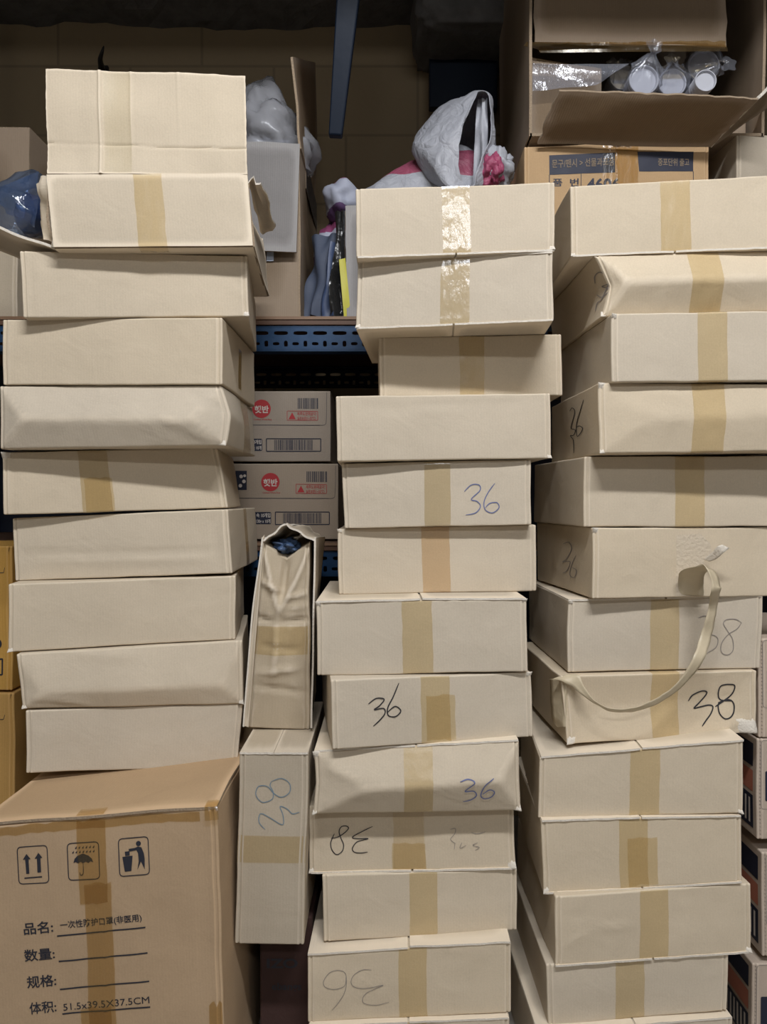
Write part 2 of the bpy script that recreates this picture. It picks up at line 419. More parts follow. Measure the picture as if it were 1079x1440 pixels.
class Marks:
    """collects flat printed or written shapes in pixel positions on a carton face -> one mesh"""
    def __init__(s, box, face='F', off=0.0004): s.b, s.f, s.off = box, face, off; s.V = []; s.F = []
    def _p(s, x, y):
        u, v = s.b.uvpx(x, y, s.f); u = max(0.001, min(.999, u)); v = max(.001, min(.999, v))
        return s.b.on(u, v, s.f, s.off)
    def line(s, pts, wd=1.6, closed=False, smooth=True, taper=True):
        P = catmull(pts, 6, closed) if smooth else list(pts)
        if closed: P = P+[P[0]]
        n0 = len(s.V); n = len(P)
        for i, (x, y) in enumerate(P):
            a = P[max(0, i-1)]; b = P[min(n-1, i+1)]
            if closed and i in (0, n-1): a, b = P[-2], P[1]
            dx, dy = b[0]-a[0], b[1]-a[1]; L = math.hypot(dx, dy) or 1; h = wd/2
            if taper and not closed: h *= 0.55+0.45*min(1, i/4, (n-1-i)/4)*1.0
            nx, ny = -dy/L*h, dx/L*h
            s.V += [s._p(x+nx, y+ny), s._p(x-nx, y-ny)]
        for i in range(n-1):
            a = n0+2*i; s.F.append((a, a+1, a+3, a+2))
        return s
    def poly(s, pts):
        t = geometry.tessellate_polygon([[Vector((x, y, 0)) for x, y in pts]])
        n0 = len(s.V); s.V += [s._p(x, y) for x, y in pts]
        for q in t: s.F.append(tuple(n0+i for i in q))
        return s
    def quad(s, q, nx=24, ny=6):
        n0 = len(s.V)
        for j in range(ny+1):
            for i in range(nx+1):
                u, v = i/nx, j/ny
                s.V.append(s._p(*[(q[0][k]*(1-u)+q[1][k]*u)*(1-v)+(q[3][k]*(1-u)+q[2][k]*u)*v for k in (0, 1)]))
        s.F += [tuple(p) for p in grid_faces(nx+1, ny+1, n0, True)]
        return s
    def rrect(s, q, r=6, wd=1.4, fill=False):
        out = []
        for i in range(4):
            p = Vector((*q[i], 0)); a = Vector((*q[i-1], 0)); b = Vector((*q[(i+1) % 4], 0))
            for k in range(5):
                t = k/4; A = p+(a-p).normalized()*r; B = p+(b-p).normalized()*r
                o = A*(1-t)**2+p*2*t*(1-t)+B*t*t; out.append((o.x, o.y))
        if fill: return s.poly(out)
        return s.line(out, wd, True, False)
    def disc(s, x, y, r, n=28): return s.poly([(x+r*math.cos(a*2*math.pi/n), y+r*math.sin(a*2*math.pi/n)) for a in range(n)])
    def text(s, body, x, y, size, ang=0, bold=0.0, sx=1.0, width=None):
        cu = bpy.data.curves.new('t', 'FONT'); cu.body = body; cu.size = 1; cu.offset = bold; cu.resolution_u = 3
        o = bpy.data.objects.new('t', cu); C.objects.link(o)
        dg = bpy.context.evaluated_depsgraph_get(); me = bpy.data.meshes.new_from_object(o.evaluated_get(dg))
        n0 = len(s.V); c, si = math.cos(ang), math.sin(ang)
        xs = [v.co.x for v in me.vertices]
        if xs:
            if width: sx = width/(size*max(1e-6, max(xs)))
            for v in me.vertices:
                tx, ty = v.co.x*size*sx, v.co.y*size
                s.V.append(s._p(x+tx*c+ty*si, y-ty*c+tx*si))
            for p in me.polygons: s.F.append(tuple(n0+i for i in p.vertices))
        bpy.data.objects.remove(o); bpy.data.meshes.remove(me); bpy.data.curves.remove(cu)
        return s
    def done(s, name, mat, parent, label=None):
        o = build(name, s.V, s.F, mat, parent, smooth=False)
        if label: o['label'] = label
        return o

# ------------------------------------------------------------------ the setting
def struct(name, verts, faces, mat):
    return setp(build(name, verts, faces, mat, None, smooth=False), kind='structure')
def box_struct(name, b, mat): return struct(name, cube_verts(*b), CF, mat)
def wallmat(name, c1, mortar, scale):
    m, n, b = nt(name); b.inputs['Roughness'].default_value = 0.85
    tc = N(n, 'ShaderNodeTexCoord'); mp = N(n, 'ShaderNodeMapping'); mp.inputs['Rotation'].default_value = (R(90), 0, 0)
    br = N(n, 'ShaderNodeTexBrick'); br.inputs['Scale'].default_value = scale; br.inputs['Mortar Size'].default_value = 0.004
    br.inputs['Brick Width'].default_value = 0.42; br.inputs['Row Height'].default_value = 0.2
    br.inputs['Color1'].default_value = (*c1, 1); br.inputs['Color2'].default_value = (*[x*.95 for x in c1], 1); br.inputs['Mortar'].default_value = (*mortar, 1)
    n.links.new(tc.outputs['Object'], mp.inputs['Vector']); n.links.new(mp.outputs['Vector'], br.inputs['Vector'])
    n.links.new(br.outputs['Color'], b.inputs['Base Color'])
    no = N(n, 'ShaderNodeTexNoise'); no.inputs['Scale'].default_value = 60; n.links.new(tc.outputs['Object'], no.inputs['Vector'])
    bp = N(n, 'ShaderNodeBump'); bp.inputs['Strength'].default_value = .3; bp.inputs['Distance'].default_value = .002
    n.links.new(no.outputs['Fac'], bp.inputs['Height']); n.links.new(bp.outputs['Normal'], b.inputs['Normal'])
    return m
WALLM = wallmat('cream_block_wall', (0.33, 0.25, 0.15), (0.24, 0.185, 0.115), 1.0)
CONC = flat('rough_grey_concrete', (0.10, 0.095, 0.09), 0.95, bump=1.0, bscale=45, var=0.5, vscale=25)
FLOORM = flat('grey_concrete_floor', (0.34, 0.31, 0.27), 0.7, var=0.2, vscale=8, bump=.3, bscale=40)
PLAST = flat('off_white_plaster', (0.36, 0.345, 0.32), 0.9, bump=.2, bscale=60)
YB = 2.26
XL, XR, YR = -1.7, 1.9, -2.9
box_struct('floor', (XL, XR, YR, YB, -0.08, 0.0), FLOORM)
box_struct('wall_back', (XL, XR, YB, YB+0.1, 0, 2.85), WALLM)
box_struct('wall_left', (XL-0.1, XL, YR, YB, 0, 2.85), PLAST)
box_struct('wall_right', (XR, XR+0.1, YR, YB, 0, 2.85), PLAST)
box_struct('wall_front', (XL, XR, YR-0.1, YR, 0, 2.85), PLAST)
box_struct('ceiling', (XL, XR, YR, YB, 2.85, 2.95), PLAST)
# low rough concrete soffit over the rack
def soffit():
    vs, nu, nv = [], 90, 34
    x0, x1, y0, y1 = XL, XR, 0.86, YB
    for j in range(nv):
        for i in range(nu):
            x = x0+(x1-x0)*i/(nu-1); y = y0+(y1-y0)*j/(nv-1)
            z = 2.315+0.018*noise.noise(Vector((x*6, y*6, 0)))+0.010*noise.noise(Vector((x*22, y*22, 3)))
            vs.append((x, y, z))
    n = len(vs); f = grid_faces(nu, nv, 0, True)
    vs += [(x0, y0, 2.6), (x1, y0, 2.6), (x1, y1, 2.6), (x0, y1, 2.6)]
    row = list(range(nu)); f.append(tuple(row[::-1])+(n, n+1)) if False else None
    for i in range(nu-1):
        pass
    o = struct('ceiling_soffit', vs, [q for q in f], CONC)
    o2 = box_struct('ceiling_soffit_face', (XL, XR, 0.80, 0.87, 2.30, 2.85), CONC)
    return o
soffit()
def lump(name, c, rad, mat, parent=None, amp=0.15, fr=6, seed=0, seg=40, rings=26, sq=1.0, zmin=None, fn=None, uvz=False):
    vs, f = [], []
    for j in range(rings+1):
        ph = math.pi*j/rings
        for i in range(seg):
            th = 2*math.pi*i/seg
            d = Vector((math.sin(ph)*math.cos(th), math.sin(ph)*math.sin(th), math.cos(ph)))
            d2 = Vector([math.copysign(abs(q)**sq, q) for q in d])
            k = 1+amp*noise.noise(d*fr*.35+Vector((seed, 0, 0)))*1.6+amp*.5*noise.noise(d*fr+Vector((0, seed, 0)))
            rr = 1-abs(2*((noise.noise(d*fr*.8+Vector((seed*2, 3, 0)))+1)/2)-1); k += amp*.5*(rr-.8)
            P = Vector((c[0]+rad[0]*d2.x*k, c[1]+rad[1]*d2.y*k, c[2]+rad[2]*d2.z*k))
            if fn: P = fn(P, d)
            if zmin is not None and P.z < zmin: P.z = zmin
            vs.append(P)
    for j in range(rings):
        for i in range(seg):
            a = j*seg+i; b = j*seg+(i+1) % seg; f.append((a, a+seg, b+seg, b))
    o = build(name, vs, f, mat, parent); return sharpen(o, 180) if False else o
# concrete lump hanging under the soffit at the wall
o = lump('ceiling_beam', at(664, 28, 2.13), (0.16, 0.14, 0.085), CONC, amp=.06, fr=9, sq=.35); setp(o, kind='structure')

# ceiling tube fixtures (behind and above the camera)
HOUSE = flat('white_lamp_housing', (0.7, 0.7, 0.7), 0.4)
def emis(name, col, st):
    m = bpy.data.materials.new(name); m.use_nodes = True; n = m.node_tree; n.nodes.clear()
    o = N(n, 'ShaderNodeOutputMaterial'); e = N(n, 'ShaderNodeEmission'); e.inputs[0].default_value = (*col, 1); e.inputs[1].default_value = st
    n.links.new(e.outputs[0], o.inputs[0]); return m
TUBE = emis('glowing_tube', LCOL, 6.0)
for i, (x, y, z, l, wd, p) in enumerate(LAMPS):
    t = empty('tube_lamp', (x, y, z+.1), ['white ceiling tube lamp nearest the soffit', 'white ceiling tube lamp at the back of the room'][i], 'lamp', 'ceiling tube lamps')
    cuboid('housing', (x-l/2-.03, x+l/2+.03, y-wd/2, y+wd/2, z+.03, z+.09), HOUSE, t, .006)
    for hx in (-.45, .45): cuboid('hanger', (x+hx-.006, x+hx+.006, y-.006, y+.006, z+.085, 2.85), HOUSE, t)
    for sgn in (-1, 1):
        vs, f = [], []
        for k in range(2):
            for a in range(12):
                th = a*math.pi/6; vs.append((x+(l/2)*(2*k-1), y+sgn*.04+.013*math.cos(th), z+.014+.013*math.sin(th)))
        f = [(a, (a+1) % 12, 12+(a+1) % 12, 12+a) for a in range(12)]
        build('tube', vs, f, TUBE, t)

# ------------------------------------------------------------------ steel rack behind the stacks
RF, RB = 1.635, 2.20            # front and back of the rack
Z1, Z2 = 0.842, 1.3206          # lower and upper shelf surfaces
def perforated(name, x0, x1, y, z0, z1, mat, parent, th=0.003, pitch=0.0415, lip=0.035, back=False, row2=True):
    """slotted steel angle: plate with two rows of slots, plus a horizontal lip"""
    bm = bmesh.new(); H = z1-z0
    n = int((x1-x0)/pitch)
    # a plate assembled from strips around the slots
    def slot(cx, cz, a, b, k=10):
        pts = []
        for i in range(k):
            t = 2*math.pi*i/k; c_, s_ = math.cos(t), math.sin(t)
            pts.append((cx+a*math.copysign(abs(c_)**.6, c_), cz+b*math.copysign(abs(s_)**.6, s_)))
        return pts
    zc = [z0+H*.27, z0+H*.74] if row2 else [(z0+z1)/2]
    def cell(xa, xb, za, zb, hole):
        m = (xa+xb)/2, (za+zb)/2
        outer = []
        for (px, pz) in hole:
            dx, dz = px-m[0], pz-m[1]
            k = min(((xb-xa)/2)/abs(dx) if abs(dx) > 1e-9 else 1e9, ((zb-za)/2)/abs(dz) if abs(dz) > 1e-9 else 1e9)
            outer.append((m[0]+dx*k, m[1]+dz*k))
        res = []
        k = len(hole)
        corners = [(xb, zb), (xa, zb), (xa, za), (xb, za)]
        for i in range(k):
            j = (i+1) % k
            a, b, c, d = hole[i], hole[j], outer[j], outer[i]
            poly = [a, b, c]
            for cr in corners:
                on_d = (abs(d[0]-cr[0]) < 1e-9, abs(d[1]-cr[1]) < 1e-9); on_c = (abs(c[0]-cr[0]) < 1e-9, abs(c[1]-cr[1]) < 1e-9)
                if any(on_d) and any(on_c) and not (on_d[0] and on_c[0]) and not (on_d[1] and on_c[1]):
                    poly.append(cr)
            poly.append(d); res.append(poly)
        return res
    mid = z0+H*.5
    polys = []
    for i in range(n):
        xa = x0+i*pitch; xb = xa+pitch; c = (xa+xb)/2
        polys += cell(xa, xb, mid, z1, slot(c, zc[1], pitch*.36, H*.085, 16))
        h = pitch/2
        polys += cell(xa, xa+h, z0, mid, slot(xa+h/2, zc[0], h*.34, H*.07, 12))
        polys += cell(xa+h, xb, z0, mid, slot(xa+1.5*h, zc[0], h*.20, H*.13, 12))
    for p in polys:
        vv = [bm.verts.new((px, y, pz)) for px, pz in p]
        try: bm.faces.new(vv)
        except ValueError: pass
    bmesh.ops.remove_doubles(bm, verts=bm.verts, dist=1e-6)
    ret = bmesh.ops.extrude_face_region(bm, geom=bm.faces[:])
    bmesh.ops.translate(bm, verts=[g for g in ret['geom'] if isinstance(g, bmesh.types.BMVert)], vec=(0, th, 0))
    xe = x0+n*pitch; d = lip if not back else -lip
    ya, yb = sorted((y, y+d))
    for q in [cube_verts(x0, xe, ya, yb, z1-th*.2, z1+th), cube_verts(x0, xe, ya, yb, z0-th, z0+th*.2)]:
        vv = [bm.verts.new(c) for c in q]
        for fc in CF: bm.faces.new([vv[k] for k in fc])
    bmesh.ops.recalc_face_normals(bm, faces=bm.faces[:])
    vs = [v.co.copy() for v in bm.verts]; bm.verts.index_update(); fs = [tuple(v.index for v in f.verts) for f in bm.faces]; bm.free()
    return build(name, vs, fs, mat, parent, smooth=False)
rack = empty('storage_rack', (0, (RF+RB)/2, 0), 'blue slotted steel storage rack with brown shelf boards behind the box stacks', 'rack')
RX0, RX1 = -1.15, 1.16
for x in (RX0, RX1-.04):
    for y in (RF, RB-.04):
        bmv = cube_verts(x, x+.04, y, y+.003, 0, 2.28)+cube_verts(x if x < 0 else x+.037, x+.003 if x < 0 else x+.04, y, y+.04, 0, 2.28)
        build('post', bmv, CF+[tuple(8+i for i in f) for f in CF], BLUE, rack, smooth=False)
for z in (Z1, Z2):
    d = .017
    perforated('front_beam', RX0+.04, RX1-.04, RF, z-d-.052, z-d-.004, BLUE, rack)
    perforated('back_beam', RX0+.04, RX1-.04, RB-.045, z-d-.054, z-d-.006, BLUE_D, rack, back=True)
    bd = cuboid('shelf_board', (RX0+.01, RX1-.01, RF-.004, RB, z-d, z), BOARD, rack, .001)
    cuboid('edge_band', (RX0+.01, RX1-.01, RF-.0065, RF-.0045, z-.006, z+.0005), BOARD_E, bd)
cuboid('back_panel', (RX0, RX1, RB+.004, RB+.008, Z1-.5, Z2-.1), flat('dark_back_sheet', (.006, .011, .030), .6), rack)

# ------------------------------------------------------------------ stacks: data
# name: quad (TL, TR, BR, BL) of the front face, back-edge pixel (side, x), label, options
def S(q, xb=None, label='', **k): return dict(q=q, xb=xb, label=label, **k)
LEFT = [
 S([(66, 246), (348, 245), (356, 346), (76, 348)], ('R', 373), 'open pale carton with raised front panel, topmost of the left stack', kind='open', tape=(192, 232), seed=1),
 S([(28, 352), (348, 360), (350, 445), (32, 446)], ('R', 360), 'plain pale shoe carton right under the open carton in the left stack', seed=2,
   creases=[(.03, .03, .03, .97, -.0012, .003), (.9, .55, .99, .3, .0015, .004)]),
 S([(3, 449), (313, 446), (313, 540), (4, 541)], ('R', 358), 'pale shoe carton with a short brown tape mark on its right side', seed=3, sidetape=(.44, .53, .12, .78), h=.105),
 S([(0, 543), (312, 542), (318, 627), (1, 631)], ('R', 357), 'crushed pale carton with buckled front and taped bulging side in the left stack', seed=4,
   dents=[(.12, .86, .47, .42, .015)], creases=[(.45, .75, .46, .98, .002, .005), (.85, .9, .99, .55, -.002, .006), (.7, .55, .95, .05, .002, .006)], sidetape=(.52, .78, .0, 1.0), edger=.012),
 S([(2, 636), (306, 630), (321, 714), (5, 724)], ('R', 333), 'pale carton with a shiny tan tape strip off centre in the left stack', seed=5, tape=(113, 155), tapem='S', tape2=(118, 158),
   creases=[(.04, .02, .045, .98, -.002, .004)]),
 S([(17, 729), (321, 716), (327, 806), (20, 817)], ('R', 361), 'pale carton creased along a low horizontal line in the left stack', seed=6,
   creases=[(.0, .43, .97, .36, -.0028, .0035), (.02, .29, .96, .25, .0018, .006), (.94, .05, .93, .95, -.002, .004)], sidetape=(.50, .60, .0, 1.0)),
 S([(11, 821), (331, 810), (332, 899), (12, 917)], ('R', 343), 'smooth pale carton with no tape, fourth from the bottom of the left stack', seed=7),
 S([(23, 920), (341, 901), (343, 990), (32, 997)], ('R', 350), 'sagging pale carton with a shadowed lower bulge, just above the lowest small left box', seed=8,
   dents=[(.1, .9, .30, .36, .010)], creases=[(.2, .95, .55, .85, .002, .01), (.0, .25, .3, .06, .002, .005)]),
 S([(37, 999), (342, 990), (334, 1078), (37, 1087)], ('R', 346), 'plain pale carton resting directly on the big brown mask carton', seed=9, creases=[(.02, .02, .025, .98, -.0015, .004)]),
 S([(-32, 1163), (305, 1136), (321, 1530), (-10, 1558)], None, 'large kraft carton with printed handling symbols and Chinese text, bottom left', kind='mask', seed=10),
]
MID = [
 S([(501, 265), (780, 257), (781, 352), (502, 362)], None, 'pale carton with a glinting tape strip, topmost of the middle stack', seed=11, tape=(622, 662), tapem='S', flap=(0, 1)),
 S([(503, 368), (778, 355), (779, 450), (500, 462)], ('L', 524), 'pale carton with strongly shining tape and a visible underside, second in the middle stack', seed=12, tape=(620, 661), tapem='S', flap=(1, 1)),
 S([(533, 475), (790, 470), (791, 556), (534, 558)], None, 'shaded set-back pale carton overhung by the two topmost middle boxes', seed=13, tape=(646, 681)),
 S([(472, 557), (774, 553), (776, 644), (474, 649)], None, 'pale untaped carton jutting out to the left, fourth in the middle stack', seed=14, creases=[(.02, .83, .98, .86, -.0008, .004)]),
 S([(481, 652), (747, 646), (748, 738), (484, 743)], None, 'pale carton with a blue 36 written right of its tape, fifth in the middle stack', seed=15, tape=(597, 634), tapem='S'),
 S([(475, 744), (754, 738), (755, 831), (477, 836)], None, 'pale carton with orange-tinted tape in the middle stack', seed=16, tape=(594, 633), tapem='O',
   creases=[(.08, .42, .3, .47, -.0008, .002)]),
 S([(444, 846), (741, 842), (743, 944), (446, 950)], None, 'largest-looking plain pale carton showing its top, seventh in the middle stack', seed=17, tape=(566, 609), flap=(1, 0), lift=(.001, .002)),
 S([(466, 956), (747, 945), (750, 1036), (467, 1054)], ('L', 453), 'pale carton with a bold black 36 left of doubled tape', seed=18, tape=(593, 634), tape3=(600, 641), flap=(0, 0)),
 S([(441, 1056), (730, 1041), (732, 1140), (441, 1145)], None, 'dented pale carton with a blue 36 at its lower right', seed=19, tape=(569, 609), dents=[(.26, .9, .42, .52, .017)],
   creases=[(.0, .75, .3, .6, .0015, .006)], flap=(1, 0), edge=.004),
 S([(434, 1134), (722, 1131), (725, 1221), (436, 1227)], None, 'pale carton with an upside-down black 38 and scuffed clear tape', seed=20, tape=(553, 597), tapem='C', tape4=(551, 598), flap=(0, 1)),
 S([(453, 1231), (728, 1222), (728, 1308), (455, 1325)], None, 'plain taped pale carton second from the bottom of the middle stack', seed=21, tape=(576, 615), flap=(0, 0)),
 S([(432, 1342), (719, 1325), (719, 1424), (434, 1438)], None, 'pale carton with a faint pencilled number at the bottom of the middle stack', seed=22, tape=(561, 601), flap=(1, 0), lift=(.001, .003)),
 S([(434, 1443), (716, 1431), (716, 1530), (434, 1540)], None, 'lowest carton of the middle stack, cut off by the bottom edge of the photo', seed=23, tape=(560, 600), flap=(1, 0)),
]
RIGHT = [
 S([(801, 262), (1095, 246), (1096, 348), (803, 360)], ('L', 755), 'pale carton topmost of the right stack with broad tan tape', seed=31, tape=(930, 972), flap=(0, 1)),
 S([(836, 360), (1122, 351), (1122, 437), (845, 446)], ('L', 776), 'crushed pale carton with a folded-in left corner, second in the right stack', seed=32, tape=(967, 1011), dents=[(.13, .98, .52, .5, .016)],
   creases=[(.3, .0, .31, .4, .0015, .006), (.55, .05, .56, .4, .0015, .006)], edge=.018),
 S([(860, 441), (1138, 436), (1138, 535), (861, 537)], ('L', 788), 'clean pale carton, third from the top of the right stack', seed=33, tape=(982, 1023)),
 S([(842, 538), (1122, 541), (1122, 634), (843, 638)], ('L', 776), 'bowed pale carton with a pen-written 36 on its left side, fourth in the right stack', seed=34, tape=(972, 1018), dents=[(.25, .9, .45, .55, .007)],
   creases=[(.15, .9, .5, .8, .0012, .008), (.3, .6, .32, .9, -.001, .004)]),
 S([(822, 642), (1112, 641), (1112, 740), (821, 741)], ('L', 752), 'pale carton with wrinkled left side and shaded front, fifth in the right stack', seed=35, tape=(949, 991)),
 S([(833, 742), (1122, 741), (1122, 838), (834, 842)], ('L', 756), 'pale carton with a torn peeling strip and 36 on its left side', seed=36),
 S([(799, 844), (1073, 838), (1070, 940), (799, 945)], ('L', 744), 'pale carton with a thin 38 behind the hanging torn strip', seed=37, tape=(915, 955), flap=(1, 0)),
 S([(789, 951), (1066, 943), (1063, 1030), (797, 1047)], ('L', 735), 'pale carton with a bold black 38 on the right and battered corners', seed=38, tape=(918, 956),
   dents=[(.2, .85, .5, .55, -.006)], creases=[(.8, .55, .95, .6, -.001, .003), (.78, .05, .99, .25, .002, .005)]),
 S([(760, 1065), (1047, 1041), (1046, 1144), (757, 1150)], ('L', 733), 'plain pale carton showing its top edge below the bold 38 carton', seed=39, tape=(886, 928), flap=(1, 0), lift=(.0, .001)),
 S([(761, 1154), (1043, 1147), (1044, 1240), (764, 1256)], ('L', 727), 'pale carton with two overlapping tape pieces and a loose bottom flap', seed=40, tape=(872, 912), tape3=(884, 925), flap=(1, 1), lift=(.001, .001)),
 S([(782, 1261), (1056, 1243), (1056, 1338), (780, 1358)], ('L', 728), 'pale carton with branching wrinkles beside its left edge in the right stack', seed=41, tape=(900, 940), flap=(0, 1),
   creases=[(.04, .72, .35, .62, -.001, .003), (.02, .25, .18, .48, .0015, .004), (.18, .48, .4, .5, .0015, .004)]),
 S([(768, 1357), (1025, 1342), (1022, 1420), (772, 1444)], ('L', 722), 'shaded pale carton near the bottom of the right stack', seed=42, tape=(866, 906), flap=(0, 0)),
 S([(755, 1452), (1030, 1430), (1030, 1528), (755, 1550)], None, 'lowest carton of the right stack, only its top edge in the photo', seed=43, tape=(866, 906), flap=(1, 0)),
]
def edge_y(q, top, x):
    a, b = (q[0], q[1]) if top else (q[3], q[2])
    return a[1]+(b[1]-a[1])*(x-a[0])/(b[0]-a[0])
def solve(st, Y0, W0=0.322, sw=0.05, prior=None):
    n = len(st); A = []; B = []
    def row(c, b, w):
        r = np.zeros(n)
        for k, v in c.items(): r[k] += v
        A.append(r*w); B.append(b*w)
    for i in range(n):
        p = (prior or {}).get(i)
        row({i: 1}, p if p else Y0, 1/0.012 if p else 1/0.08)
        wpx = st[i]['q'][1][0]-st[i]['q'][0][0]
        if st[i].get('kind') != 'mask': row({i: wpx/FPX}, W0, 1/(sw*W0*1.6))
        hpx = (st[i]['q'][3][1]+st[i]['q'][2][1]-st[i]['q'][0][1]-st[i]['q'][1][1])/2
        if st[i].get('kind') != 'mask': row({i: hpx/FPX}, 0.106, 1/0.006)
        if i < n-1:
            q, r_ = st[i]['q'], st[i+1]['q']
            x = (max(q[0][0], r_[0][0])+min(q[1][0], r_[1][0]))/2
            row({i: kz(x, edge_y(q, False, x)), i+1: -kz(x, edge_y(r_, True, x))}, 0.0015, 1/0.0012)
            row({i: 1, i+1: -1}, 0, 1/0.06)
    Y, *_ = np.linalg.lstsq(np.array(A), np.array(B), rcond=None)
    return [float(y) for y in Y]
YL = solve(LEFT, 1.22, 0.345, prior={9: 1.115})
YM = solve(MID, 1.20); YR_ = solve(RIGHT, 1.20)
print('YL', [round(y, 3) for y in YL]); print('YM', [round(y, 3) for y in YM]); print('YR', [round(y, 3) for y in YR_])
def yaw_for(q, Y, xb, depth):
    side, x = xb; best = (1e9, 0)
    for k in range(-240, 241):
        a = R(k/10.0); dh = Vector((math.sin(a), math.cos(a), 0))
        cx = sum(p[0] for p in q)/4; cy = sum(p[1] for p in q)/4; p0 = at(cx, cy, Y)
        if side == 'L': c = (hit(*q[0], p0, dh)+hit(*q[3], p0, dh))/2
        else: c = (hit(*q[1], p0, dh)+hit(*q[2], p0, dh))/2
        e = abs(proj_x(c+dh*depth)-x)+abs(k)*.002
        if e < best[0]: best = (e, a)
    return best[1]
TM = {'T': TAPE, 'S': TAPE_S, 'O': TAPE_O, 'C': TAPE_C}
BOX = {}
def make_stack(st, Ys, prefix, depth, cat, group):
    for i, (d, Y) in enumerate(zip(st, Ys)):
        if d.get('kind') in ('open', 'mask'): BOX[prefix+str(i)] = (d, Y); continue
        yaw = yaw_for(d['q'], Y, d['xb'], depth) if d['xb'] else R(random.Random(d['seed']).uniform(-1.5, 1.5))
        b = Carton(d['q'], Y, yaw, depth, d['seed'], d.get('dents', ()), d.get('creases', ()), d.get('edge', 0), d.get('edger', 0))
        rn = random.Random(d['seed']*7)
        for _ in range(5):
            u0, v0 = rn.uniform(.05, .9), rn.uniform(.1, .9); a = rn.choice([0, math.pi/2, rn.uniform(0, 3)]); L = rn.uniform(.05, .2)
            b.creases.append((u0, v0, u0+L*math.cos(a), v0+L*2.5*math.sin(a), rn.choice([-1, 1])*.0008, .0026))
        root = empty('shoe_carton', b.base, d['label'], cat, group)
        b.body(root, CARD)
        fl = d.get('flap')
        if fl: b.flaps(root, CARD, bool(fl[0]), bool(fl[1]), d.get('lift', (0, 0)))
        def ub(px): return b.uvpx(px, (d['q'][0][1]+d['q'][3][1])/2)[0]
        eps = 0.0030 if False else 0.0
        if 'tape' in d:
            u0, u1 = ub(d['tape'][0]), ub(d['tape'][1])
            m = TM[d.get('tapem', 'T')]
            off = 0.0007
            b.strip(root, m, [(1, .3), (1, .004), (.995, 0), (.005, 0), (0, .004), (0, .3)] if not fl else [(.998, 0), (.002, 0)], u0, u1, off)
        if 'tape2' in d:
            u0, u1 = ub(d['tape2'][0]), ub(d['tape2'][1]); b.strip(root, TAPE, [(.55, 0), (.0, 0)], u0, u1, .0011, rag=.03)
        if 'tape3' in d:
            u0, u1 = ub(d['tape3'][0]), ub(d['tape3'][1]); b.strip(root, TAPE, [(.72, 0), (.04, 0)], u0, u1, .0012, rag=.03)
        if 'tape4' in d:
            u0, u1 = ub(d['tape4'][0]), ub(d['tape4'][1]); b.strip(root, TAPE, [(.42, 0), (.0, 0)], u0, u1, .0012, rag=.03)
        if 'sidetape' in d:
            w0, w1, v0, v1 = d['sidetape']; vs = []; nn = 14
            for j in range(nn):
                for k in range(5):
                    vs.append(b.pt(1, min(.995, max(.005, v1+(v0-v1)*j/(nn-1))), w0+(w1-w0)*k/4, .0007))
            build('tape', vs, grid_faces(5, nn, 0, True), TAPE_B, root)
        BOX[prefix+str(i)] = (b, root)
GL = 'pale shoe cartons of the left stack'; GM = 'pale shoe cartons of the middle stack'; GR = 'pale shoe cartons of the right stack'
make_stack(LEFT, YL, 'L', 0.30, 'box', GL)
make_stack(MID, YM, 'M', 0.30, 'box', GM)
make_stack(RIGHT, YR_, 'R', 0.30, 'box', GR)

# ---- handwriting on the shoe cartons
def Z(pts, ox, oy, k): return [(ox+x/k, oy+y/k) for x, y in pts]
def write(key, strokes, mat, wd=1.5, face='F', off=.0009):
    b, root = BOX[key]; m = Marks(b, face, off)
    for s_ in strokes: m.line(s_, wd)
    m.done('handwriting', mat, root)
write('M4', [[(654, 691), (664, 682), (675, 682), (676, 690), (664, 702), (672, 705), (677, 712), (670, 721), (656, 724)],
             [(697, 680), (688, 692), (682, 706), (684, 717), (694, 721), (703, 714), (700, 707), (690, 708), (684, 714)]], INK_BLUE, 1.3)
write('M8', [[(645, 1092), (656, 1089), (665, 1094), (652, 1107), (664, 1107), (668, 1114), (661, 1121), (650, 1124)],
             [(692, 1088), (680, 1098), (674, 1112), (678, 1119), (688, 1117), (693, 1109), (686, 1105), (676, 1112)]], INK_BLUE, 1.6)
write('M7', [[(519, 990), (530, 982), (541, 983), (535, 992), (527, 998), (540, 996), (542, 1003), (534, 1013), (525, 1021)],
             [(562, 960), (554, 979), (546, 995), (547, 1006), (557, 1007), (564, 999), (556, 993), (545, 1002)]], INK, 1.7)
write('M9', [Z([(250, 800), (300, 790), (350, 760), (380, 725), (360, 708), (325, 715), (310, 750), (325, 800), (345, 850), (335, 900), (295, 925), (260, 890), (248, 840), (260, 800), (275, 765)], 420, 1030, 5.395),
             Z([(560, 712), (490, 745), (412, 793), (450, 805), (528, 803), (480, 818), (440, 835), (412, 880), (430, 908), (480, 915), (528, 908)], 420, 1030, 5.395)], INK, 1.3)
write('M9', [[(634, 1166), (641, 1165), (640, 1172), (634, 1180), (641, 1186)], [(640, 1186), (639, 1194)], [(650, 1184), (647, 1192), (656, 1188)], [(663, 1170), (672, 1172), (683, 1169)], [(672, 1184), (665, 1188), (674, 1191), (668, 1195)]], PENCIL, .8)
write('M11', [Z([(750, 385), (745, 310), (700, 288), (640, 305), (605, 360), (620, 395), (680, 408), (740, 385), (748, 330), (750, 385), (735, 440), (700, 500), (665, 542)], 320, 1300, 4.496),
              Z([(910, 285), (850, 285), (795, 320), (780, 365), (810, 395), (880, 400), (985, 380), (940, 400), (880, 430), (855, 470), (870, 500), (940, 508), (1020, 490)], 320, 1300, 4.496)], PENCIL, .8)
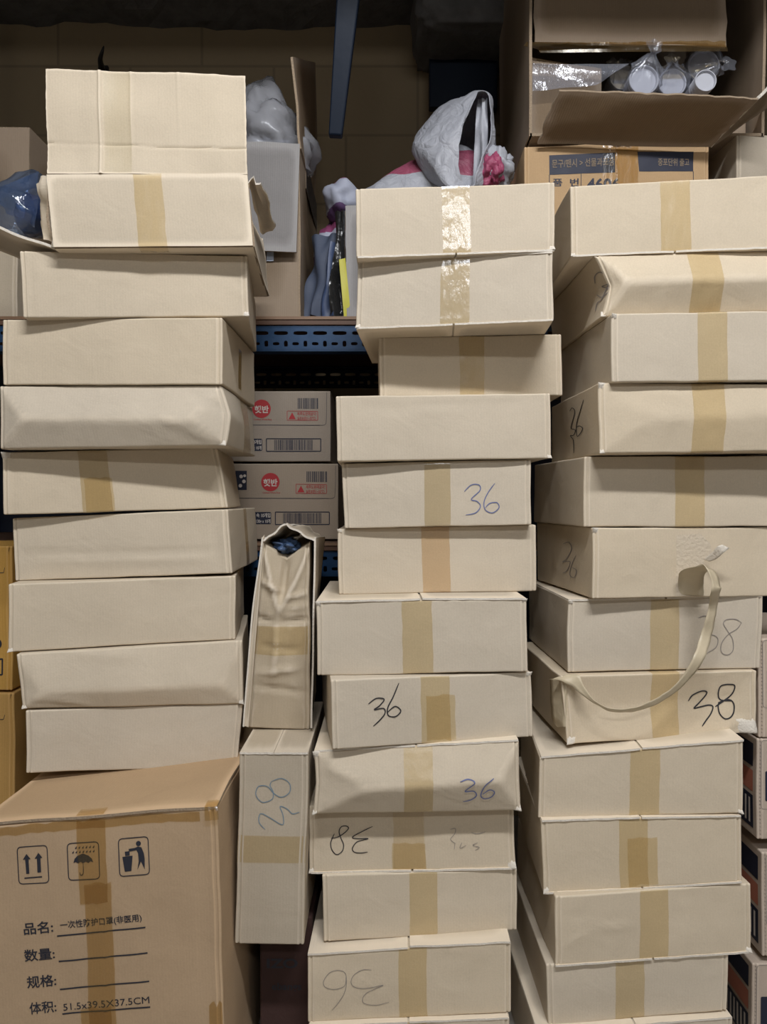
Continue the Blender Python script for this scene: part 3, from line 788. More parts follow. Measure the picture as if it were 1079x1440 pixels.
write('R7', [Z([(320, 1115), (345, 1075), (400, 1048), (435, 1055), (420, 1090), (385, 1130), (355, 1160), (400, 1150), (450, 1140), (475, 1150), (460, 1190), (425, 1235), (400, 1270)], 900, 740, 4.503),
             Z([(600, 1112), (530, 1108), (510, 1070), (520, 1020), (560, 1005), (610, 1010), (608, 1050), (580, 1090), (545, 1115), (515, 1135), (490, 1150)], 900, 740, 4.503),
             Z([(510, 1125), (580, 1105), (608, 1130), (605, 1180), (580, 1215), (545, 1222), (515, 1190), (510, 1140), (525, 1120)], 900, 740, 4.503)], INK, 1.9)
write('R6', [Z([(365, 582), (410, 568), (440, 590), (440, 640), (430, 680), (470, 690), (492, 715), (480, 765), (415, 808)], 900, 740, 4.503),
             Z([(640, 610), (600, 588), (545, 590), (525, 615), (550, 660), (585, 715), (592, 780), (565, 812), (530, 808), (512, 780), (520, 730), (560, 680), (610, 650), (640, 610)], 900, 740, 4.503)], PENCIL, 1.0)
write('R3', [Z([(283, 1160), (295, 1143), (308, 1160), (300, 1200), (290, 1240), (310, 1250), (300, 1275), (285, 1278), (300, 1300), (300, 1360)], 720, 240, 3.428),
             Z([(347, 1105), (330, 1170), (315, 1230), (320, 1280), (345, 1245), (330, 1230), (312, 1240)], 720, 240, 3.428)], INK, 1.0, 'L')
write('R5', [[(792, 765), (800, 763), (804, 772), (797, 786), (792, 790), (802, 790), (798, 802), (792, 806)], [(810, 781), (804, 795), (802, 808), (808, 812), (811, 802), (805, 798)]], PENCIL, 1.0, 'L')
write('R1', [Z([(375, 545), (380, 510), (400, 490), (425, 510), (415, 545), (395, 560), (420, 575), (400, 610), (375, 600)], 720, 240, 3.428), Z([(430, 520), (410, 560), (400, 620), (385, 640), (388, 680)], 720, 240, 3.428)], PENCIL, 1.2, 'L')
write('R8', [[(742, 1088), (738, 1096), (737, 1106), (741, 1108), (744, 1102), (739, 1100)]], PENCIL, .9, 'L')

# ---- torn and mashed corners
def corner(key, u, v, w, sz, seed):
    b, root = BOX[key]; p = b.pt(u, v, w); org = p
    vs, f = [], []; n = 7; rn = random.Random(seed)
    ax = b.us*(1 if u < .5 else -1); az = Vector((0, 0, 1 if v < .5 else -1))
    for j in range(n):
        for i in range(n):
            a, c = i/(n-1), j/(n-1); k = (1-a)*(1-c)
            vs.append(org+ax*(a*sz*1.4-.002*k)+az*(c*sz-.0015*k)-b.dh*(.0008+.0035*k+.0022*noise.noise(Vector((a*5+seed, c*5, 1)))*(1-max(a, c)))+b.dh*(.0035*max(a, c)**3))
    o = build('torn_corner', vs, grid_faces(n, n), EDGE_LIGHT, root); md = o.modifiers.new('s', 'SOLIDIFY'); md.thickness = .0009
for k_, (key, u, v, sz) in enumerate([('R2', 0, 1, .007), ('R3', 0, 1, .010), ('R3', 0, 0, .008), ('R1', 0, 0, .008), ('R0', 0, 0, .006), ('R5', 0, 1, .009), ('R7', 0, 0, .013), ('R7', 1, 0, .022),
    ('R6', 0, 1, .007), ('R9', 0, 0, .010), ('R10', 1, 0, .007), ('M8', 0, 0, .007), ('M8', 1, 0, .010), ('M8', 0, 1, .012), ('M9', 1, 0, .011), ('M9', 0, 0, .008), ('M6', 0, 1, .008), ('M6', 1, 1, .006),
    ('M1', 0, 0, .007), ('M0', 1, 0, .006), ('M5', 0, 1, .006), ('M7', 1, 1, .009), ('L4', 0, 1, .012), ('L6', 0, 0, .007), ('L7', 0, 0, .009), ('L3', 1, 0, .012), ('L1', 1, 0, .008), ('L7', 1, 0, .008), ('R8', 1, 0, .005), ('M3', 1, 0, .005)]):
    corner(key, u, v, 0, sz, k_)
# ------------------------------------------------------------------ the open carton on the left stack
d, Y = BOX['L0']
yaw = yaw_for(d['q'], Y, d['xb'], .30)
b = Carton(d['q'], Y, yaw, .30, 1, creases=[(.5, .5, .7, .42, .001, .004), (.1, .02, .9, .05, .0015, .004)])
root = empty('open_carton', b.base, d['label'], 'box')
T = .004
def wall(name, A, B, Cc, Dd, **k): return slab(name, (A, B, Cc, Dd), T, CARD, root, **k)
fw = lambda u, v, w: b.raw(u, v, w)
wall('front_wall', fw(0, 0, 0), fw(1, 0, 0), fw(1, 1, 0), fw(0, 1, 0), nu=40, nv=16, warp=.003, seed=1)
wall('back_wall', fw(1, 0, 1), fw(0, 0, 1), fw(0, 1, 1), fw(1, 1, 1), seed=2)
wall('side_wall', fw(0, 0, 1), fw(0, 0, .012), fw(0, 1, .012), fw(0, 1, 1), nu=16, nv=10, warp=.01, seed=3)
wall('side_wall', fw(1, 0, .012), fw(1, 0, 1), fw(1.0, .95, 1), fw(1.0, .93, .012), nu=20, nv=12, warp=.003, seed=4, rag=.02, bend=lambda u, v: -.012*v*math.sin(u*math.pi))
wall('bottom', fw(0, 0.01, .99), fw(1, 0.01, .99), fw(1, 0.01, 0.01), fw(0, 0.01, 0.01), nu=12, nv=10, warp=.002, seed=5)
# raised front flap
P = [hit(x, y, b.p0, b.dh) for x, y in ((67, 245), (348, 246), (344, 102), (61, 92))]
P[2] = P[2]; lean = b.dh*0.0
def flap_h(u, v):
    h = .006*noise.noise(Vector((u*2.1, v*2.1, 6)))
    h += .0009*math.sin(u*31+2*noise.noise(Vector((u*3, v, 2))))*(.5+.5*noise.noise(Vector((u*5, 1, 1))))
    h -= .0030*math.exp(-((v-.28+.05*(u-.5)+.01*noise.noise(Vector((u*6, 0, 3))))/.010)**2)*(.55+.45*noise.noise(Vector((u*3, 0, 7))))
    h += .0030*math.exp(-((u-.265)/.007)**2) + .0014*math.exp(-((u-.42)/.006)**2)*min(1, v*2) + .0012*math.exp(-((u-.66)/.006)**2)*v
    return h
fl = slab('raised_flap', (P[0], P[1], P[2]+b.dh*.012, P[3]+b.dh*.012), T, CARD, root, nu=150, nv=60, warp=0, seed=6, rag=.004, bend=flap_h)
A_, B_, C_, D_ = P[0], P[1], P[2]+b.dh*.012, P[3]+b.dh*.012
n_ = (B_-A_).cross(D_-A_).normalized(); vs = []
for j in range(50):
    for i in range(14):
        u = .285+.135*i/13; v = .01+.985*(1-j/49)
        vs.append((A_*(1-u)+B_*u)*(1-v)+(D_*(1-u)+C_*u)*v+n_*(flap_h(u, v)+T/2+.0008))
build('tape', vs, grid_faces(14, 50, 0, True), TAPE_G, root)
b.strip(root, TAPE, [(.99, 0), (.0, 0), (0, .05)], b.uvpx(192, 300)[0], b.uvpx(232, 300)[0], .0035)
# torn right corner flap folded out, left lower flap sticking out
q0 = fw(1, .93, .02); q1 = fw(1, .95, .8)
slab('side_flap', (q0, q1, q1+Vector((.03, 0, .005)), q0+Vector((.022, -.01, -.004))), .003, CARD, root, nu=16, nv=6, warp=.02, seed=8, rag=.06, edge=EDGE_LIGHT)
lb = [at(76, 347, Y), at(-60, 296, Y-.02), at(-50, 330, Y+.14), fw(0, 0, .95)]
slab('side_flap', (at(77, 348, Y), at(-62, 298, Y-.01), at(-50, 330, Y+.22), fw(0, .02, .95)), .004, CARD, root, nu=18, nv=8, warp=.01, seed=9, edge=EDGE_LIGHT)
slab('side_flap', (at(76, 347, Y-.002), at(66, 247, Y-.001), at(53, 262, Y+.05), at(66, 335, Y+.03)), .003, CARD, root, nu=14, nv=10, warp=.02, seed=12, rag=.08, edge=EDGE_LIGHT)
# blue plastic bag bulging out of it
def bagfn(P, d_):
    return P
bag = empty('plastic_bag', at(40, 330, Y+.12), 'shiny bluish plastic bag bulging out of the open carton at far left', 'bag')
lump('film', at(30, 295, Y+.12), (.055, .06, .050), BAGB, bag, amp=.16, fr=3.2, seed=3.3, seg=60, rings=40, fn=lambda P, d_: P+Vector((-.02*max(0, -d_.x)**3, 0, .03*max(0, d_.x+d_.z-.6))))
lump('contents', at(46, 303, Y+.13), (.024, .045, .036), BLUECON, bag, amp=.14, fr=3, seed=1.3)
slab('loose_sheet', (at(-12, 268, Y+.08), at(56, 240, Y+.06), at(52, 318, Y+.08), at(10, 300, Y+.1)), .0006, BAGB, bag, nu=20, nv=20, warp=.015, seed=14, edge=BAGB)

# ------------------------------------------------------------------ the big mask carton
d, Y = BOX['L9']
q = d['q']
b = Carton(q, Y, R(0.6), .515, 10, creases=[(.93, .0, .93, .98, -.0015, .004), (.86, .3, .86, .95, .0008, .003), (.5, .0, .52, .98, .001, .004)], nz=.0022)
dz = min(b.BL.z, b.BR.z)
b.BL.z -= dz-.002; b.BR.z -= dz-.002
b.BL.z = .004; b.BR.z = .004
b.H = ((b.TL-b.BL).length+(b.TR-b.BR).length)/2; b.base.z = 0
root = empty('mask_carton', b.base, d['label'], 'box')
b.body(root, KRAFT, step=.012)
zt = lambda u, w, o: b.raw(u, 1, w)+Vector((0, 0, o))
slab('top_flap', (zt(-.002, -.004, .003), zt(1.0, -.004, .003), zt(1.0, .495, .003), zt(-.002, .495, .003)), .004, KRAFT, root, nu=40, nv=14, warp=.005, seed=3, edge=EDGE)
slab('top_flap', (zt(0, .505, .003), zt(1.0, .505, .003), zt(1.0, 1, .003), zt(0, 1, .003)), .004, KRAFT, root, nu=20, nv=14, warp=.003, seed=5, edge=EDGE)
K = 3.174
def z3(pts): return [(x/K, 1140+y/K) for x, y in pts]
m = Marks(b, 'F', .0007)
for fr in ([(80, 160), (215, 153), (220, 320), (85, 326)], [(304, 145), (440, 137), (445, 302), (308, 310)], [(529, 125), (663, 117), (670, 283), (534, 291)]):
    m.rrect(z3(fr), 6, 1.3)
m.poly(z3([(122, 190), (140, 213), (131, 214), (133, 278), (119, 279), (116, 215), (106, 216)]))
m.poly(z3([(175, 186), (193, 208), (184, 209), (186, 273), (170, 274), (168, 211), (158, 212)]))
m.line(z3([(110, 299), (190, 293)]), 1.8, smooth=False, taper=False)
m.poly(z3([(330, 232), (335, 214), (348, 200), (372, 190), (396, 199), (410, 212), (416, 228), (405, 224), (395, 232), (384, 226), (372, 233), (360, 227), (350, 234), (340, 228)]))
m.line(z3([(372, 230), (373, 272), (368, 285), (360, 284), (358, 274)]), 1.0)
for k in range(6):
    x, y = 342+15.3*k, 164-.9*k; m.poly(z3([(x+4, y-7), (x+3, y+4), (x-2, y+6), (x-4, y+2)]))
for k in range(7):
    x, y = 329+15*k, 184-.9*k; m.poly(z3([(x+4, y-6), (x+3, y+4), (x-2, y+6), (x-4, y+2)]))
p = z3([(620, 147)])[0]; m.disc(p[0], p[1], 3.5)
m.poly(z3([(576, 170), (605, 166), (618, 160), (634, 164), (645, 190), (649, 215), (648, 261), (632, 226), (615, 262), (622, 225), (619, 190), (612, 176), (578, 182)]))
m.poly(z3([(546, 205), (594, 200), (587, 267), (557, 270)])); m.poly(z3([(558, 182), (580, 180), (581, 198), (560, 201)]))
for a_, b_ in (((255, 558), (650, 522)), ((262, 672), (658, 635)), ((270, 797), (665, 760)), ((281, 907), (672, 875))):
    m.line(z3([(a_[0]+(b_[0]-a_[0])*k/40, a_[1]+(b_[1]-a_[1])*k/40) for k in range(41)]), 2.0, smooth=False, taper=False)
an = -math.atan2(36, 395)
def tx(s_, x, y, size, width=None, bold=.012): px, py = z3([(x, y)])[0]; m.text(s_, px, py, size/K, an, bold, 1, width/K if width else None)
tx('品名:', 108, 548, 56, 132, .015); tx('一次性防护口罩(非医用)', 268, 524, 36, 368, .012)
tx('数量:', 112, 668, 56, 134, .015); tx('规格:', 120, 788, 56, 134, .015); tx('体积:', 132, 904, 56, 124, .013)
tx('51.5x39.5X37.5CM', 284, 893, 44, 386, 0.0)
m.done('printing', PRINT, root, 'black printed symbols and Chinese text')
u_ = lambda px, py: b.uvpx(px, py)[0]
b.strip(root, TAPE_B, [(1.0, .035), (1.0, .002)], u_(108, 1160), u_(146, 1160), .0064)
b.strip(root, TAPE_B, [(.995, 0), (.74, 0)], u_(108, 1160), u_(148, 1160), .0014, rag=.01)
b.strip(root, TAPE_B, [(.80, 0), (.33, 0)], u_(120, 1270), u_(158, 1270), .0019, rag=.01)
b.strip(root, TAPE_B, [(.42, 0), (.0, 0)], u_(113, 1370), u_(156, 1370), .0024, rag=.01)
b.strip(root, TAPE_B, [(.42, 0), (.12, 0)], u_(294, 1415), .995, .0009, rag=.02)
b.strip(root, TAPE_B, [(1, .03), (1, 0.001), (.97, 0)], .955, .999, .0062, rag=.0)
b.strip(root, TAPE_B, [(.995, 0), (.968, 0)], .002, .93, .0008, nu=30, rag=.006)
MASK = b

# ------------------------------------------------------------------ the two boxes standing on their sides
q = [(337, 1059), (434, 1059), (427, 1329), (330, 1327)]
bu = Carton(q, 1.175, R(0), .30, 51, creases=[(.05, .1, .9, .1, .0008, .004)])
root = empty('upright_carton', bu.base, 'pale carton standing on end with a teal 38 and a cross strip of tape', 'box')
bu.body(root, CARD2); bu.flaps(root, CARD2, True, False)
ro = []
for j in range(10):
    for i in range(20):
        u, v = i/19, bu.uvpx(380, 1175)[1]+(bu.uvpx(380, 1213)[1]-bu.uvpx(380, 1175)[1])*j/9
        ro.append(bu.pt(.001+.998*u, v, 0, .0008))
build('tape', ro, grid_faces(20, 10, 0, True), TAPE, root)
m = Marks(bu, 'F', .0009)
def z7(pts): return [(x/1.998, 1060+y/1.998) for x, y in pts]
m.line(z7([(762, 78), (790, 70), (812, 84), (812, 108), (790, 122), (768, 112), (750, 92), (725, 92), (718, 115), (735, 136), (762, 128), (766, 108), (758, 90), (762, 78)]), 1.2)
m.line(z7([(745, 212), (727, 192), (730, 168), (755, 178), (792, 198), (793, 172), (785, 148), (805, 155), (820, 168), (840, 163)]), 1.2)
m.done('handwriting', INK_TEAL, root)
UB = bu

q = [(369, 762), (436, 762), (433, 1026), (343, 1024)]
bc = Carton([(369, 762), (437, 762), (434, 1026), (344, 1024)], 1.29, R(-2), .26, 52,
    dents=[(.45, .55, .42, .42, .012)], creases=[(.0, .60, .42, .57, -.007, .004), (.42, .57, 1.0, .59, -.007, .004), (.0, .80, .55, .74, .007, .005), (.06, .97, .48, .60, .010, .006), (.97, .98, .44, .60, .010, .006), (.0, .24, 1, .20, -.004, .004), (.05, .30, .9, .33, .005, .006), (.5, .66, .5, .99, -.012, .006), (.55, .70, 1, .73, .005, .004), (.6, .65, 1, .66, .004, .003), (.42, .22, .42, .62, .005, .006), (.1, .45, .9, .42, -.004, .004)], nz=.003)
bc.dip = .030
dzz = UB.TL.z+.002-min(bc.BL.z, bc.BR.z)
bc.BL.z += dzz; bc.BR.z += dzz; bc.base.z += dzz
root = empty('crushed_upright_carton', bc.base, 'crumpled pale carton standing on end with its torn top gaping open', 'box')
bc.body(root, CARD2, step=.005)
ro = []
v0, v1 = bc.uvpx(390, 920)[1], bc.uvpx(390, 880)[1]
for j in range(10):
    for i in range(20): ro.append(bc.pt(.001+.998*i/19, v1+(v0-v1)*j/9, 0, .0008))
build('tape', ro, grid_faces(20, 10, 0, True), TAPE, root)
Yc = 1.285
# loose side panels standing proud of the crushed front, and the peaked roof panels
bk = .27
def pr(px, py, dy=0): return at(px, py, Yc+dy)
slab('side_panel', (pr(342, 1020), pr(350, 1022), pr(372, 752), pr(368, 757)), .003, CARD2, root, nu=4, nv=20, warp=.002, seed=4)
L0, L1 = pr(343, 1022, -.004), pr(369, 756, -.004)
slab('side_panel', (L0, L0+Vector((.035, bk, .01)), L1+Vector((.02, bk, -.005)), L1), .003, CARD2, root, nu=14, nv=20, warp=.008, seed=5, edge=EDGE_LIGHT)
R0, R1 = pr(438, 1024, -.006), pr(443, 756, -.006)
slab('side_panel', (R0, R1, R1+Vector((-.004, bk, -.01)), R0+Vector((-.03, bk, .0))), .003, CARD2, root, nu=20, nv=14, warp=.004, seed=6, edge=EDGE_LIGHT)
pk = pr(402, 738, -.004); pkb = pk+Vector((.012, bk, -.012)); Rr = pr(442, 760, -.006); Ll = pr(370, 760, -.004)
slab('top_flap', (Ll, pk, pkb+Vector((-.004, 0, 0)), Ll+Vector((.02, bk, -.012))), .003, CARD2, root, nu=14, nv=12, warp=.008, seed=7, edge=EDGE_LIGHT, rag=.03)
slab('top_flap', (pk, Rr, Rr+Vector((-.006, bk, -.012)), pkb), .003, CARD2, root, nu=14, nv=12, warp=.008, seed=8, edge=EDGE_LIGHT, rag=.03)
# lining of the hollow under the roof
o = lump('contents', pr(404, 768, .04), (.024, .03, .013), flat('blue_tissue', (.05, .09, .18), .35, bump=.8, bscale=40), root, amp=.3, fr=7, seed=8)

# ------------------------------------------------------------------ dark carton in the gap below the upright ones
zt_ = min(UB.BL.z, UB.BR.z)-.003
tl, tr = at(322, 1330, 1.30), at(452, 1330, 1.30)
x0, x1 = -.205, -.118
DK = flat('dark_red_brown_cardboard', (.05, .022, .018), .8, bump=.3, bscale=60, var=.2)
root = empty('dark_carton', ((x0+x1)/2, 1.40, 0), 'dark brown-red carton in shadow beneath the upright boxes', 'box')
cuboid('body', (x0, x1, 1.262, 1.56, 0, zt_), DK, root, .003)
class Flat:
    def __init__(s, Y): s.Y = Y
class PlaneBox:
    def __init__(s, Y): s.Y = Y
    def uvpx(s, x, y, f): return x, y
    def on(s, u, v, f, off): return at(u, v, s.Y-off)
class PMarks(Marks):
    def _p(s, x, y): return at(x, y, s.b.Y-s.off)
m = PMarks(PlaneBox(1.262), off=.0006); m.text('IZO', 374, 1361, 18, 0, .03, width=45); m.text('ebangs', 382, 1392, 14, 0, .02, width=42)
m.done('printing', PRINT, root)

# ------------------------------------------------------------------ printed rice cartons on the lower shelf
RICE = cardboard('grey_brown_printed_cardboard', (0.36, 0.295, 0.23), flute=.1, crumple=.15)
def rice(q, Y, seed, label, dx, dy, extra):
    b = Carton(q, Y, 0, .30, seed, nz=.0008, score=False)
    root = empty('rice_carton', b.base, label, 'box', 'printed cartons on the lower shelf')
    b.body(root, RICE, step=.02)
    def s_(pts): return [(x+dx, y+dy) for x, y in pts]
    m = Marks(b, 'F', .0005); c = s_([(368, 575)])[0]; m.disc(c[0], c[1], 13)
    m.done('printed_logo', RED, root); m = Marks(b, 'F', .0005)
    fr = s_([(404, 578), (447, 578.5), (447, 591), (404, 591)]); m.rrect(fr, 1, .7)
    m.poly(s_([(411, 580), (416, 589.5), (406, 589.5)]))
    m.text('제주도판매금지!', *s_([(418, 584)])[0], 5.6, 0, .01, width=27); m.text('실온보관(1~35℃)', *s_([(418, 590)])[0], 5, 0, .01, width=26)
    m.text('Cooked White Rice', *s_([(357, 591)])[0], 3.2, 0, .01, width=25)
    m.done('red_printing', RED, root)
    m = Marks(b, 'F', .0009); m.text('햇반', *s_([(358, 580)])[0], 11, 0, .03, width=20)
    m.done('white_lettering', WHITEP, root); m = Marks(b, 'F', .0009)
    if extra: m.disc(extra[0]+0, extra[1]+8, 2.6, 10); m.disc(extra[0]+4, extra[1]+15, 2.6, 10); m.disc(extra[0]-1, extra[1]+21, 2.6, 10); m.disc(extra[0]+5, extra[1]+7, 2, 10); m.done('printed_flower', WHITEP, root); m = Marks(b, 'F', .0009)
    m.text('속 10개입', *s_([(348, 624)])[0], 6.5, 0, .02, width=20); m.text('130g x 10개', *s_([(347, 632)])[0], 6.2, 0, .02, width=21)
    m.done('white_lettering', WHITEP, root)
    m = Marks(b, 'F', .0005)
    rr = random.Random(5); x = 419
    while x < 448: wd = rr.uniform(.5, 1.5); m.poly(s_([(x, 560), (x+wd, 560), (x+wd, 575), (x, 575)])); x += wd+rr.uniform(.5, 1.1)
    m.rrect(s_([(375, 617), (451, 617), (451, 634.5), (375, 634.5)]), 1, 1.3)
    x = 386
    while x < 439: wd = rr.uniform(.5, 1.6); m.poly(s_([(x, 618.5), (x+wd, 618.5), (x+wd, 633), (x, 633)])); x += wd+rr.uniform(.5, 1.0)
    m.rrect(s_([(343, 617), (369, 617), (369, 634), (343, 634)]), 2, 1, True)
    m.line(s_([(300, 597.5), (400, 598), (450, 598)]), .8, smooth=False, taper=False)
    m.line(s_([(450, 598), (457, 597), (459, 590), (460, 552)]), .5, taper=False)
    if extra: m.poly([(extra[0]-8, extra[1]), (extra[0]+8, extra[1]), (extra[0]+8, extra[1]+27), (extra[0]-8, extra[1]+27)])
    m.done('printing', NAVY, root)
rice([(282, 550), (465, 550), (465, 649), (282, 649)], 1.70, 61, 'printed carton with a red round logo, upper of the two on the lower shelf', 0, 0, None)
rice([(290, 652), (476, 652), (476, 758.5), (290, 758.5)], 1.70, 62, 'printed carton with a red round logo, lower one resting on the shelf', 12.5, 103, (339, 662))

# ------------------------------------------------------------------ printed cartons at the far right edge
SIDE = cardboard('pinkish_printed_cardboard', (0.50, 0.41, 0.33), flute=.15, crumple=.2)
NQ = [(1067, 898, 1037), (1065, 1039, 1180), (1072, 1199, 1345), (1058, 1355, 1500)]
YN = 1.27
zs = None
for i, (xl, yt, yb) in enumerate(NQ):
    q = [(xl, yt), (xl+260, yt), (xl+260, yb), (xl, yb)]
    b = Carton(q, YN, 0, .30, 70+i, nz=.0012)
    root = empty('printed_carton', b.base, ['printed carton at the right edge beside the thin 38 carton, topmost of its stack', 'printed carton at the right edge beside the plain carton below the bold 38',
       'printed carton at the right edge with its top showing, second from the bottom', 'printed carton at the lower right corner with black and red side print'][i], 'box', 'printed cartons at the right edge')
    if i == 3: b.BL.z = b.BR.z = .004; b.H = b.TL.z-.004; b.base.z = 0
    b.body(root, SIDE, step=.02)
    # front label and perforated tear line
    yt2 = yb-yt
    m = Marks(b, 'F', .0006)
    m.rrect([(xl+12, yt+yt2*.32), (xl+70, yt+yt2*.32), (xl+70, yt+yt2*.62), (xl+12, yt+yt2*.62)], 2, 1, True)
    m.done('printed_label', NAVY, root)
    m = Marks(b, 'F', .0006)
    for k in range(26):
        y_ = yt+3+k*(yt2-6)/26; m.line([(xl+4, y_), (xl+5.5, y_+2.0)], .7, smooth=False, taper=False)
    m.rrect([(xl+6, yt+2), (xl+120, yt+2), (xl+120, yt+yt2*.7), (xl+6, yt+yt2*.7)], 5, .6)
    m.done('perforation', PENCIL, root)
    def sq(w0, w1, v0, v1, mm):
        vs = []
        for jj in range(5):
            for ii in range(5): vs.append(b.pt(0, v0+(v1-v0)*jj/4, w1+(w0-w1)*ii/4, .0006))
        build('printed_label', vs, grid_faces(5, 5), mm, root)
    sq(.04, .5, .70, .93, NAVY); sq(.04, .5, .45, .66, flat('faded_red_print', (.45, .16, .10), .7)); sq(.04, .5, .08, .41, NAVY)
    mw = []; 
    for k in range(9):
        w0 = .07+.045*k
        mw.append([b.pt(0, .12, w0+.02, .0010), b.pt(0, .12, w0, .0010), b.pt(0, .37, w0, .0010), b.pt(0, .37, w0+.02, .0010)])
    V = [p for qd in mw for p in qd]
    build('barcode', V, [tuple(range(4*k, 4*k+4)) for k in range(9)], WHITEP, root, smooth=False)

# ------------------------------------------------------------------ ochre cartons at the far left
for i, (xr, yt, yb) in enumerate([(17, 768, 971), (20, 974, 1200)]):
    q = [(xr-280, yt), (xr, yt), (xr, yb), (xr-280, yb)]
    b = Carton(q, 1.42, R(0), .20, 80+i)
    if i == 1: b.BL.z = b.BR.z = .004; b.H = b.TL.z-.004; b.base.z = 0
    root = empty('ochre_carton', b.base, ['ochre carton at the left edge, upper of two, with a dark printed mark', 'ochre carton at the left edge, lower of two, above the mask carton'][i], 'box', 'ochre cartons at the left edge')
    b.body(root, YELLOW, step=.02)
    m = Marks(b, 'F', .0006)
    if i == 0: m.rrect([(-22, 929), (3, 927), (3, 949), (-22, 949)], 1, 2.2); m.disc(-6, 906, 8)
    m.line([(-60, yt+38), (5, yt+37), (xr-4, yt+2)], 1.0, smooth=False, taper=False)
    m.done('printing', PRINT, root)

# ------------------------------------------------------------------ things on the upper shelf
# tall kraft carton with a pale flap hanging down its front
def shell(root, x0, x1, y0, y1, z0, z1, mat, T=.005, front=True, seed=0, top=False):
    Vv = Vector
    if front: slab('front_wall', (Vv((x0, y0, z0)), Vv((x1, y0, z0)), Vv((x1, y0, z1)), Vv((x0, y0, z1))), T, mat, root, warp=.004, seed=seed)
    slab('back_wall', (Vv((x1, y1, z0)), Vv((x0, y1, z0)), Vv((x0, y1, z1)), Vv((x1, y1, z1))), T, mat, root, warp=.003, seed=seed+1)
    slab('side_wall', (Vv((x0, y1, z0)), Vv((x0, y0, z0)), Vv((x0, y0, z1)), Vv((x0, y1, z1))), T, mat, root, warp=.006, seed=seed+2)
    slab('side_wall', (Vv((x1, y0, z0)), Vv((x1, y1, z0)), Vv((x1, y1, z1)), Vv((x1, y0, z1))), T, mat, root, warp=.006, seed=seed+3)
    slab('bottom', (Vv((x0, y0, z0+T/2)), Vv((x1, y0, z0+T/2)), Vv((x1, y1, z0+T/2)), Vv((x0, y1, z0+T/2))), T, mat, root, seed=seed+4)
    if top: slab('top', (Vv((x0, y0, z1)), Vv((x1, y0, z1)), Vv((x1, y1, z1)), Vv((x0, y1, z1))), T, mat, root, seed=seed+5, warp=.004)
Y1 = 1.65
xr = at(420, 400, Y1).x; xl = xr-.30; ztop = at(400, 206, Y1).z
root = empty('kraft_carton', ((xl+xr)/2, Y1+.22, Z2), 'tall kraft carton on the upper shelf with a pale flap hanging down its front', 'box')
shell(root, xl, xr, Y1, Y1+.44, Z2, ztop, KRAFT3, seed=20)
GREYC = cardboard('grey_white_cardboard', (0.22, 0.21, 0.205))
slab('hanging_flap', (at(300, 352, Y1-.02), at(417, 355, Y1-.02), at(422, 203, Y1-.006), at(300, 199, Y1-.006)), .005, GREYC, root, nu=16, nv=14, warp=.006, seed=22)
slab('raised_flap', (Vector((xr, Y1+.01, ztop)), Vector((xr, Y1+.43, ztop)), at(442, 88, Y1+.38), at(411, 80, Y1+.02)), .005, KRAFT2, root, nu=14, nv=14, warp=.008, seed=23)
slab('sticker', (at(375, 367, Y1-.004), at(385, 367, Y1-.004), at(385, 354, Y1-.004), at(375, 354, Y1-.004)), .0006, flat('pale_blue_sticker', (.55, .62, .75), .5), root, nu=2, nv=2)
slab('printed_label', (Vector((xr+.004, Y1+.12, ztop-.04)), Vector((xr+.004, Y1+.40, ztop-.04)), Vector((xr+.004, Y1+.40, ztop+.03)), Vector((xr+.004, Y1+.12, ztop+.03))), .001, flat('dark_print_patch', (.05, .04, .035), .7, var=.9, vscale=60), root, nu=2, nv=2)
pb = empty('plastic_bag', at(385, 203, Y1+.12), 'milky crumpled plastic bag lying on top of the tall kraft carton', 'bag')
pb.location.z = ztop
def bagtop(P, d_):
    return P
def topper(P, d_):
    k = max(0, (P.z-ztop)/.16); P.x += -.05*k*k; return P
lump('film', Vector((at(380, 200, Y1+.14).x, Y1+.16, ztop+.055)), (.10, .12, .095), BAGM, pb, amp=.2, fr=5.5, seed=11, zmin=ztop+.001, fn=lambda P, d_: P+Vector((-.03*max(0, d_.z)**2, 0, .075*max(0, d_.z)**5)), seg=56, rings=36)
lump('contents', Vector((at(385, 200, Y1+.14).x, Y1+.15, ztop+.035)), (.06, .08, .035), flat('grey_wrapped_goods', (.28, .29, .32), .5, bump=.5, bscale=30), pb, amp=.3, fr=6, seed=5, zmin=ztop+.002)

# dark carton at the upper left
root = empty('shadowed_carton', (-.9, 1.8, Z2), 'dim brown carton at the upper left edge on the shelf', 'box')
xa = at(42, 250, 1.72).x
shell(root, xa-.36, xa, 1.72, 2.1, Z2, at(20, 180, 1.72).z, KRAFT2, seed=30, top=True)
root = empty('shadowed_carton', (-.9, 1.56, Z2), 'low grey carton at the left edge in front of the dim brown one', 'box')
xa2 = at(24, 380, 1.545).x
b = Carton([(-240, 316), (24, 322), (24, 450), (-240, 450)], 1.65, 0, .07, 33); b.BL.z = b.BR.z = Z2+.003
b.body(root, CARD2, step=.02)
